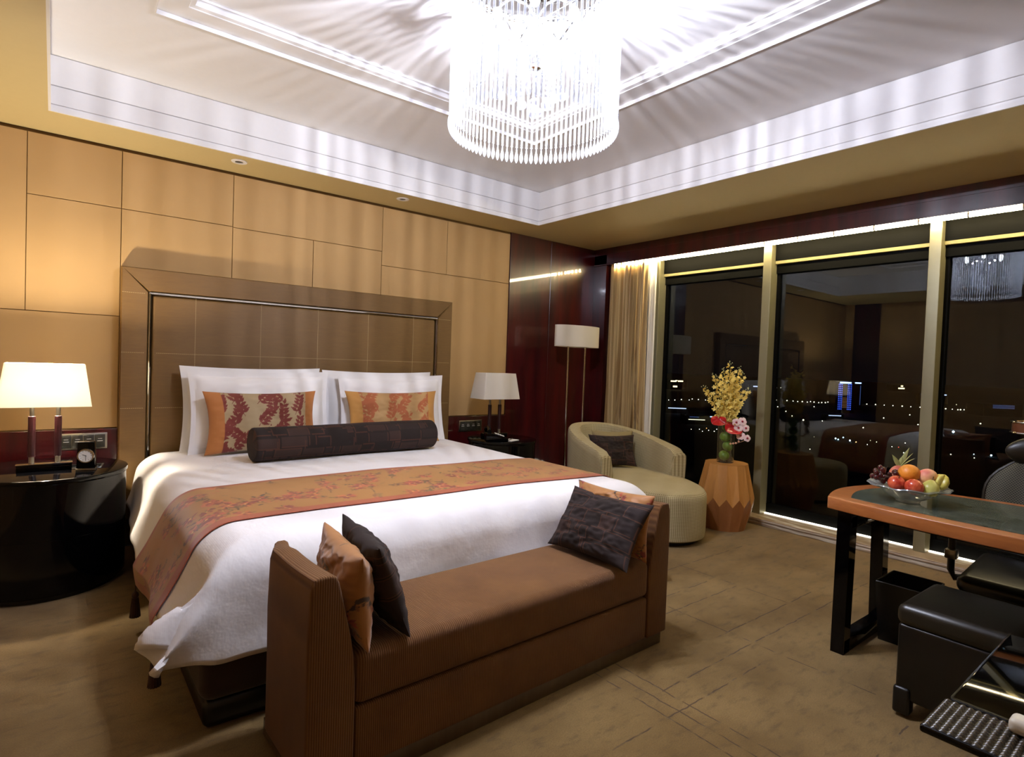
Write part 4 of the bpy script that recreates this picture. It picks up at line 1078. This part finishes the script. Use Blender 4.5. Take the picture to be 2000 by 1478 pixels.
for a_, c_ in zip(rows, rows[1:]):
    for k in range(nn_): b.faces.new((a_[k], a_[(k+1) % nn_], c_[(k+1) % nn_], c_[k]))
b.faces.new(rows[0][::-1]); part('glass_body', b, M_cut, t, world=False)
def fruit_mat(name, c0, c1, rough=.25, ns=12, st=(1, 1, .3)):
    m = Mat(name, c0, rough); v = m.coord(scale=st); m.base(m.mix(m.ramp(m.noise(v, ns, 4, .6), .35, .65), c0, c1)); m.set('Coat Weight', .3); return m.m
M_rapple = fruit_mat('red_apple', 'a01c14', 'd2603a', .2, 30); M_or = Mat('orange_peel', 'e8902a', .45); M_or.bump(M_or.noise(M_or.coord(), 220, 2), .4, .002); M_or = M_or.m
M_peach = fruit_mat('peach', 'd8605a', 'f0c08a', .6, 9, (1, 1, 1)); M_pear = fruit_mat('pear', 'b4b048', 'd8d27a', .35, 14); M_grape = fruit_mat('dark_grape', '2a0c10', '5a1c1c', .15, 30)
M_star = fruit_mat('star_fruit', 'c9b83c', 'e6dc7a', .35, 20); M_drag = fruit_mat('dragon_fruit', 'b84a3c', 'd88a6a', .5, 20); M_dleaf = fruit_mat('dry_leaf', '7d8446', 'b0b070', .6, 20)
rt_ = Vector((math.cos(-.673-.5), math.sin(-.673-.5), 0)); bk_v = Vector((-rt_.y, rt_.x, 0))   # right and away as seen from the bed side
def FP(r, k, z): return Vector((FX, FY, FZ))+rt_*r+bk_v*k+Vector((0, 0, z))
def fruit(name, cat, lab, pos, rot, bm, mat, stalk=True, r=.036):
    t = thing(name, lab, cat, pos, rot); part('fruit', bm, mat, t, world=False)
    if stalk: b = BM(); tube(b, [(0, 0, r*.72), (.003, 0, r*1.15)], .0016, 6); part('stalk', b, M_twig, t, world=False)
    return t
fruit('red_apple', 'apple', 'red apple at the front left of the fruit bowl', FP(-.052, -.055, .090), (R(20), R(-20), 0), apple_bm(.038), M_rapple, r=.038)
fruit('red_apple', 'apple', 'red apple at the front middle of the fruit bowl, below the orange', FP(.014, -.078, .084), (R(35), R(10), 1), apple_bm(.040), M_rapple, r=.04)
b = BM(); ball(b, (0, 0, 0), .046, 28, (1, 1, .93)); fruit('orange', 'orange', 'orange in the middle at the top of the fruit bowl', FP(.0, -.005, .135), (0, 0, 0), b, M_or, False)
fruit('peach', 'peach', 'pink and cream peach at the upper right of the fruit bowl', FP(.070, .0, .125), (R(-30), R(20), 0), apple_bm(.043), M_peach, False)
def pear_bm(s):
    b = BM(); lathe(b, [(max(.0002, s*r), s*z) for r, z in ((0, -.95), (.35, -.97), (.78, -.75), (1.03, -.3), (1.03, .1), (.88, .5), (.66, .8), (.48, 1.02), (.28, 1.14), (0, 1.16))], 28); return b
for p in ((FP(.076, -.062, .082), (R(25), R(10), R(60)), 'yellow green pear at the front right of the fruit bowl'),): fruit('pear', 'pear', p[2], p[0], p[1], pear_bm(.036), M_pear, r=.053)
b = BM(); n = 60; rows = []
for z, r in ((-.038, .004), (-.030, .024), (-.01, .036), (.012, .035), (.03, .022), (.038, .004)):
    rows.append([b.verts.new((r*(.62+.38*abs(math.cos(2.5*2*PI*k/n))**1.4)*math.cos(2*PI*k/n), r*(.62+.38*abs(math.cos(2.5*2*PI*k/n))**1.4)*math.sin(2*PI*k/n), z)) for k in range(n)])
for a_, c_ in zip(rows, rows[1:]):
    for k in range(n): b.faces.new((a_[k], a_[(k+1) % n], c_[(k+1) % n], c_[k]))
b.faces.new(rows[0][::-1]); b.faces.new(rows[-1]); fruit('star_fruit', 'star fruit', 'pale yellow ribbed star fruit at the right rim of the fruit bowl', FP(.122, -.012, .112), (R(25), R(15), R(30)), b, M_star, False)
t = thing('dragon_fruit', 'reddish dragon fruit with long green leaf tips at the back of the fruit bowl', 'dragon fruit', FP(-.035, .055, .115)); b = BM(); ball(b, (0, 0, 0), .042, 20, (1, 1, 1.1)); part('fruit', b, M_drag, t, world=False)
for k, (dx, dz, bend) in enumerate(((.035, .10, .4), (.05, .075, .9), (.01, .055, -.3), (-.03, .06, -.5), (.06, .05, .3))):
    b = BM(); p = bez((0, 0, .035), rt_*dx*.6+Vector((0, 0, .05+dz*.5)), rt_*dx+Vector((bend*.01, 0, .035+dz)), 10); tube(b, p, [.004, .007, .009, .010, .010, .009, .008, .006, .004, .002, .0008], 8, flat=(1, .3)); part('leaf', b, M_dleaf, t, world=False)
t = thing('grapes', 'bunch of dark red grapes at the left of the fruit bowl', 'grapes', FP(-.105, .0, .085)); gm = None; fr = random.Random(2)
gs = []
for k in range(26):
    for tr in range(60):
        q = rt_*fr.uniform(-.045, .06)+bk_v*fr.uniform(-.045, .05)+Vector((0, 0, fr.uniform(0, .06)))
        if q.z < .058-.7*abs(q.dot(rt_)-.015)+.02 and all((q-g_).length > .0205 for g_ in gs): gs.append(q); break
for q in gs:
    if gm is None: b = BM(); ball(b, (0, 0, 0), .0118, 14, (1, 1, 1.12)); gm = o = part('grape', b, M_grape, t, world=False)
    else: o = gm.copy(); COL.objects.link(o); o.parent = t
    o.matrix_local = Matrix.Translation(q)
b = BM(); tube(b, [(0, 0, .0), (0, 0, .04), rt_*.02+Vector((0, 0, .075))], .002, 6); part('stalk', b, M_twig, t, world=False)

# ------------------------------------------------------------------ desk lamp (only its round head reaches into view)
M_amber = simple('amber_glass', '5a3420', .1)
LP = Vector((3.60, .565, 1.135))
t = thing('desk_lamp', 'unlit desk lamp with a round chrome ringed head above the desk', 'lamp', (3.42, .30, .7615))
b = BM(); cyl(b, .085, 0, .018, 32, bev=.004); part('base', b, M_chrome, t, world=False)
b = BM(); tube(b, [(3.42, .30, .775), (3.42, .30, 1.10), (3.44, .33, 1.15), (3.52, .455, 1.155), (3.545, .49, 1.15)], .008, 10); part('arm', b, M_chrome, t)
b = BM()
for z in (-.025, .025): tube(b, [LP+Vector((.095*math.cos(2*PI*k/48), .095*math.sin(2*PI*k/48), z)) for k in range(48)], .004, 8, True)
part('shade_ring', b, M_chrome, t)
b = BM(); lathe(b, [(.092, -.025), (.092, .025), (.088, .025), (.088, -.025), (.092, -.025)], 48, Matrix.Translation(LP), cap=False); part('shade', b, M_amber, t)

# ------------------------------------------------------------------ office chair
M_leath = simple('black_leather', '080706', .32, nscale=60, bump=.15); M_leath2 = simple('olive_black_leather', '1d1a12', .34, nscale=60, bump=.15)
M_mesh = Mat('chair_mesh', '1c1b14', .7); v_ = M_mesh.coord(scale=(0, 1, 1), rot=(R(45), 0, 0)); ck = M_mesh.n('TexVoronoi'); ck.inputs['Scale'].default_value = 105; ck.inputs['Randomness'].default_value = 0; M_mesh.l(v_, ck.inputs[0])
M_mesh.base(M_mesh.mix(M_mesh.ramp(ck.outputs['Distance'], .25, .5), '0a0a08', '5a5642')); M_mesh = M_mesh.m
CY = .575
t = thing('office_chair', 'black office chair with mesh back and leather headrest behind the desk', 'chair', (3.78, CY, 0))
b = BM()
for k in range(5):
    a = k*2*PI/5+.3; tube(b, [(0, 0, .10), (.26*math.cos(a), .26*math.sin(a), .075)], [.03, .018], 8)
part('base', b, M_blackm, t, world=False)
for k in range(5):
    a = k*2*PI/5+.3; b = BM(); cyl(b, .028, -.012, .012, 18, Matrix.Translation((.27*math.cos(a), .27*math.sin(a), .029)) @ Matrix.Rotation(a+.4, 4, 'Z') @ Matrix.Rotation(PI/2, 4, 'X')); cyl(b, .008, .02, .075, 8, T(.265*math.cos(a), .265*math.sin(a), 0)); part('caster', b, M_blackm, t, world=False)
b = BM(); cyl(b, .025, .09, .34, 16); part('column', b, M_chrome, t, world=False)
b = BM(); box(b, -.27, .22, -.25, .25, .335, .42, .04, 5)
for v in b.verts: v.co.z -= .05*max(0, (-.05-v.co.x)/.22)**2
part('seat', b, M_leath, t, world=False)
b = BM()
def backf(u, v):
    z = .44+.50*v; hw = .27*(1-.05*(1-v))*(1-max(0, (v-.55)/.45)**2.4*.62); y = (2*u-1)*hw
    x = .255+.07*v-.045*(1-(2*u-1)**2)+.03*math.sin(v*PI)*-1
    return Vector((x, y, z))
grid(b, backf, 30, 30); o = part('mesh_back', b, M_mesh, t, world=False); s = o.modifiers.new('t', 'SOLIDIFY'); s.thickness = .006
b = BM(); pts = [backf(0, k/12) for k in range(13)]+[backf(k/10, 1) for k in range(1, 10)]+[backf(1, 1-k/12) for k in range(13)]+[backf(1-k/10, 0) for k in range(1, 10)]
tube(b, pts, .011, 8, True); part('back_frame', b, M_leath2, t, world=False)
b = BM(); ball(b, (.325, 0, .975), 1, 32, (.05, .19, .088))
for v in b.verts: v.co.x -= 1.2*v.co.y**2; v.co.z = .975+(v.co.z-.975)*(1.12-4*v.co.y**2)
part('headrest', b, M_leath2, t, world=False)
b = BM(); tube(b, [(.05, 0, .33), (.25, 0, .30), (.34, 0, .42), (.375, 0, .7), (.36, 0, .95)], [.022, .022, .018, .016, .012], 8); part('spine', b, M_blackm, t, world=False)
for s_ in (-1, 1):
    b = BM(); tube(b, [(-.02, s_*.22, .325), (-.02, s_*.31, .30), (-.03, s_*.325, .34), (-.03, s_*.325, .54)], [.016, .018, .017, .017], 12); p = part('arm_post', b, M_blackm, t, world=False)
    b = BM(); box(b, -.058, -.002, s_*.325-.026, s_*.325+.026, .40, .45, .006); o = obj('height_collar', b, M_steel, p)
    b = BM(); box(b, -.13, .12, s_*.325-.045, s_*.325+.045, .535, .565, .013, 3); part('arm_pad', b, M_blackm, t, world=False)
# waste bin
t = thing('waste_bin', 'square black waste bin under the desk', 'bin', (3.455, .995, 0), (0, 0, R(1)))
b = BM(); vs = []
for h_, z in ((.108, 0), (.128, .30), (.121, .30), (.103, .008)): vs.append([b.verts.new((sx*h_*1.03, sy*h_*.9, z)) for sx, sy in ((-1, -1), (1, -1), (1, 1), (-1, 1))])
for a_, c_ in zip(vs, vs[1:]):
    for i in range(4): b.faces.new((a_[i], a_[(i+1) % 4], c_[(i+1) % 4], c_[i]))
b.faces.new(vs[0][::-1]); b.faces.new(vs[-1]); part('body', b, M_leath, t, False, world=False)
b = BM()
for i in range(4):
    p, q = [(sx*.1285*1.0, sy*.1125) for sx, sy in ((-1, -1), (1, -1), (1, 1), (-1, 1))][i], [(sx*.1285, sy*.1125) for sx, sy in ((-1, -1), (1, -1), (1, 1), (-1, 1))][(i+1) % 4]
    tube(b, [(*p, .301), (*q, .301)], .0035, 6)
part('rim', b, M_leath2, t, world=False)
# footstool on short legs
t = thing('footstool', 'black leather cube stool on short feet in front of the desk', 'stool', (2.86, .615, 0), (0, 0, R(-1)))
b = BM(); box(b, -.205, .205, -.18, .18, .07, .37, .012, 3); part('body', b, M_leath, t, world=False)
b = BM(); box(b, -.212, .212, -.188, .188, .362, .45, .032, 5)
for v in b.verts:
    if v.co.z > .41: v.co.z += .014*(1-(v.co.x/.21)**2)*(1-(v.co.y/.19)**2)
part('cushion', b, M_leath2, t, world=False)
for sx in (-1, 1):
    for sy in (-1, 1):
        b = BM(); box(b, sx*.185-.03, sx*.185+.03, sy*.155-.03, sy*.155+.03, 0.012, .12, .012, 3); p = part('foot', b, M_blackm, t, world=False)
        b = BM(); ball(b, (sx*.185, sy*.155, .014), .014, 10); obj('glide', b, M_chrome, p)
# ------------------------------------------------------------------ low console at the lower right edge
M_bglass = simple('black_glass', '030303', .05, Specular_IOR_Level=.3)
t = thing('console_table', 'low console with a glossy black glass top and white edge line', 'table', (1.96, -.15, 0))
b = BM(); box(b, 1.672, 2.24, -.7, .385, .585, .598, .002); part('glass_top', b, M_bglass, t)
b = BM(); box(b, 1.664, 1.672, -.7, .385, .585, .600); box(b, 1.672, 2.24, .383, .387, .586, .600); part('edge_strip', b, M_chrome, t, label='bright chrome edge strip')
b = BM(); box(b, 1.70, 2.2, -.65, .20, 0, .585, .003); part('body', b, M_black, t)
t = thing('woven_stand', 'narrow stand topped with dark woven leather beside the console', 'stand', (1.575, 0, 0))
b = BM(); box(b, 1.49, 1.662, -.5, .398, .578, .596, .006, 3); part('top_edge', b, M_black, t)
b = BM()
wh = []
def wf(u, v):
    x = 1.494+u*.164; y = -.496+v*.89; iu, iv2 = u*12, v*62; h = abs(math.sin(PI*iv2))*abs(math.sin(PI*iu))
    wh.append(h); return Vector((x, y, .596+.005*h))
grid(b, wf, 108, 558); wv = part('woven_top', b, patmat('woven_leather', .3, 0, 300), t); wh = np.array(wh)[:, None]
vcol(wv, np.concatenate([np.array(lin('0b0907'))*(1-wh)+np.array(lin('4c4130'))*wh, np.ones((len(wh), 1))], 1))
b = BM(); box(b, 1.53, 1.63, -.4, .30, .03, .579, .004); box(b, 1.48, 1.655, -.45, .40, 0, .03, .01, 3); part('pedestal', b, M_black, t)
b = BM(); box(b, 1.605, 1.655, .14, .272, .600, .632, .012, 4); single('soap_box', b, M_cream, 'small rounded cream box on the woven stand at the right frame edge', 'box')
t = thing('bottle', 'slim bottle with red band standing on the black glass top at the right edge', 'bottle', (1.70, .232, .6))
b = BM(); cyl(b, .028, 0, .05, 24, bev=.004); part('band', b, M_anth, t, world=False)
b = BM(); lathe(b, [(.027, .05), (.026, .10), (.022, .15), (.012, .18), (.011, .22), (.001, .22)], 24); part('neck', b, M_amber, t, world=False)

# ------------------------------------------------------------------ the city at night far beyond the glass
GZ = -45.0
Rc = M_cam.to_3x3(); Cc = Vector((0, 0, 1.35))
M_grd = simple('night_ground', '05070a', .9)
b = BM(); box(b, 60, 5200, -3200, 3600, GZ-1, GZ); struct('ground', b, M_grd)
def gpos(u, v, z):     # where a light seen over there stands on the ground plane
    d = Rc @ Vector(((u-1000)/1124.8, -(v-739)/1124.8, -1)); return Cc+d*((z-1.35)/d.z)
M_pole = simple('lamp_post', '0a0a0a', .8)
LM = {}
for k_, (c, e) in {'w': ('fff2d8', 9), 'c': ('bfe6ff', 9), 'o': ('ffb46a', 6), 'r': ('ff4030', 5), 'd': ('c8c0a8', 3)}.items(): LM[k_] = emis('distant_lamp_'+k_, c, e)
def lamp_mesh(k):
    b = BM(); cyl(b, .08, 0, 1.0, 4); me = bpy.data.meshes.new('street_lamp'); n0 = len(b.faces)
    q = bmesh.new(); bmesh.ops.create_icosphere(q, subdivisions=1, radius=1); bmesh.ops.scale(q, vec=(1, 1, 1), verts=q.verts); bmesh.ops.translate(q, vec=(0, 0, 1.0+.5), verts=q.verts); merge(b, q)
    b.faces.ensure_lookup_table()
    for i, f in enumerate(b.faces): f.material_index = 1 if i >= n0 else 0
    b.to_mesh(me); b.free(); me.materials.append(M_pole); me.materials.append(LM[k]); return me
LMS = {k: lamp_mesh(k) for k in LM}
row = [(1306, 781), (1318, 781), (1331, 780), (1346, 781), (1352, 779), (1364, 780), (1378, 781), (1516, 781), (1537, 782), (1549, 783), (1558, 784), (1567, 784), (1577, 785), (1583, 784), (1590, 785), (1599, 786), (1605, 786), (1612, 786), (1617, 785), (1623, 786), (1676, 788), (1680, 788),
       (1693, 789), (1710, 790), (1727, 791), (1744, 792), (1762, 793), (1779, 794), (1797, 795), (1847, 798), (1860, 799), (1871, 800), (1876, 800), (1883, 800), (1960, 803), (1978, 803)]
oth = [(1519, 794, 'w', .9), (1535, 803, 'w', .9), (1547, 812, 'w', .8), (1569, 820, 'w', 1.4), (1606, 822, 'w', .9), (1590, 794, 'w', .8), (1726, 816, 'w', 1), (1777, 810, 'w', .9), (1793, 829, 'w', 1), (1686, 835, 'w', 1.1), (1862, 843, 'c', 2.2), (1582, 877, 'w', .8),
       (1768, 865, 'w', .9), (1742, 872, 'w', .8), (1755, 873, 'r', .8), (1765, 884, 'w', .9), (1632, 856, 'c', 1.5), (1637, 858, 'c', 1.3), (1647, 854, 'c', 1.2), (1660, 860, 'c', 1.7), (1672, 863, 'o', 1.2), (1694, 868, 'w', .8), (1857, 887, 'w', .9), (1915, 827, 'w', 1), (1902, 887, 'c', .9),
       (1936, 889, 'c', 1.6), (1868, 790, 'd', .8), (1350, 838, 'w', .6), (1366, 838, 'w', .8), (1372, 842, 'w', .7), (1384, 840, 'w', .8), (1395, 842, 'w', .9), (1400, 838, 'w', .8), (1420, 839, 'w', .7), (1380, 836, 'o', .7), (1903, 894, 'w', .8), (1712, 863, 'd', 1.1), (1700, 860, 'd', .9), (1517, 757, 'w', .8), (1525, 757, 'd', .8), (1590, 853, 'd', .6)]
def lamp(u, v, k, s):
    p = gpos(u, v, GZ+1); dist = (p-Cc).length; r = dist/1124.8*s*.8
    o = bpy.data.objects.new('street_lamp', LMS[k]); COL.objects.link(o); p = gpos(u, v, GZ+r*1.5)
    o.location = (p.x, p.y, GZ); o.scale = (r, r, r)
    lab = {'w': 'tiny white street lamp glowing far away in the night city', 'c': 'tiny bluish white lamp glowing far away in the night city', 'o': 'tiny orange lamp glowing far away in the night city', 'r': 'tiny red lamp glowing far away in the night city', 'd': 'faint dim lamp far away in the night city'}[k]
    tag(o, lab, 'street lamp', {'w': 'white distant lamps', 'c': 'bluish distant lamps', 'o': 'orange distant lamps', 'r': 'red distant lamps', 'd': 'faint distant lamps'}[k])
for i, (u, v) in enumerate(row): lamp(u, v, 'w', .75+.3*((i*7) % 3)/2)
for u, v, k, s in oth: lamp(u, v, k, s)
M_bld = simple('dark_building', '07080b', .8)
def building(u0, u1, vb, vt, lab, strips, group=None):
    """upright block standing on the ground at the row vb, top edge at row vt; strips: (u0,u1,v0,v1,mat)"""
    p0 = gpos(u0, vb, GZ); p1 = gpos(u1, vb, GZ); dist = p0.length; ax = Vector((math.cos(-.673), math.sin(-.673), 0)); wd = (p1-p0).dot(ax)
    n_ = Vector((-ax.y, ax.x, 0)); sc = dist*math.cos(0)/1124.8
    dep = (p0-Cc).dot(n_); sc = dep/1124.8; H_ = (vb-vt)*sc
    t = thing('distant_building', lab, 'building', p0+ax*wd/2+n_*wd*.3, (0, 0, -.673))
    b = BM(); box(b, -wd/2, wd/2, -wd*.3, wd*.3, 0, H_); part('block', b, M_bld, t, False, world=False)
    uc = (u0+u1)/2
    for a, c, va, vz, m in strips:
        b = BM(); box(b, (a-uc)*sc, (c-uc)*sc, -wd*.3-.5, -wd*.3+.1, (vb-vz)*sc, (vb-va)*sc); part('light_strip', b, m, t, False, world=False)
    return t
E1 = emis('blue_neon', '3a62ff', 1.6); E2 = emis('blue_white_neon', 'a8c4ff', 3.0); E3 = emis('amber_windows', 'c08040', .35); E4 = emis('warm_floodlight', 'ffe2b0', 3.0); E5 = emis('dim_blue', '4a6cb8', .5); E6 = emis('cool_strip', 'c8d8ff', 1.6)
st = [(1633, 1655, 745, 748, E2), (1655, 1676, 746, 749, E2)]
for x in (1631.5, 1634.5, 1637.5, 1649.5, 1652.5, 1655.5): st += [(x-.45, x+.45, 749+k*4, 751.2+k*4, E1) for k in range(13)]
st += [(1639, 1648, 776+k*3, 777+k*3, E3) for k in range(7)]
building(1630, 1658, 806, 745, 'distant tower outlined in blue neon with a bright top line', [s_ for s_ in st if s_[1] <= 1658])
building(1659, 1676, 800, 746, 'dark tower with a blue white roof line beside the neon tower', [(1660, 1676, 746, 748.5, E2), (1674.8, 1675.6, 752, 790, E5)])
building(1304, 1332, 760, 741, 'long distant building with warm floodlit roof line', [(1305, 1316, 742.5, 745, E4), (1319, 1329, 742, 744.5, E4), (1310, 1318, 752.5, 755.5, E4), (1314, 1318, 729.5+12, 731+12, E4)])
building(1744, 1760, 764, 752, 'tiny distant pavilion with floodlit roof', [(1746, 1758, 756.5, 759, E4), (1751, 1755, 752, 754.5, E4)])
building(1920, 1970, 812, 788, 'low distant building with dim blue window lines', [(1925, 1967, 790+k*2.6, 791+k*2.6, E5) for k in range(3)])
building(1614, 1641, 822, 809, 'low distant hall with a row of small lights along its roof', [(1614.5+k*2.5, 1615.8+k*2.5, 810, 811.6, E6) for k in range(10)])
building(1302, 1338, 806, 794, 'long low building with a pale light line behind the chaise', [(1302, 1337, 795.5, 797, E6)])
building(1340, 1400, 828, 810, 'long low building with blue light lines behind the flower vase', [(1382, 1399, 811, 812.5, E2), (1340, 1372, 818, 819.2, LM['d']), (1342, 1360, 813, 814, E5)])
building(1794, 1804, 790, 768, 'slim distant tower with a white top light', [(1795, 1803, 769, 771, E6)])
building(1838, 1846, 790, 769, 'slim distant tower with a white top light next to the second mullion', [(1839, 1845, 770, 772, E6)])
building(1465, 1482, 775, 751, 'distant block with a bright white roof line seen right of the flowers', [(1467, 1481, 753, 755, E6)])
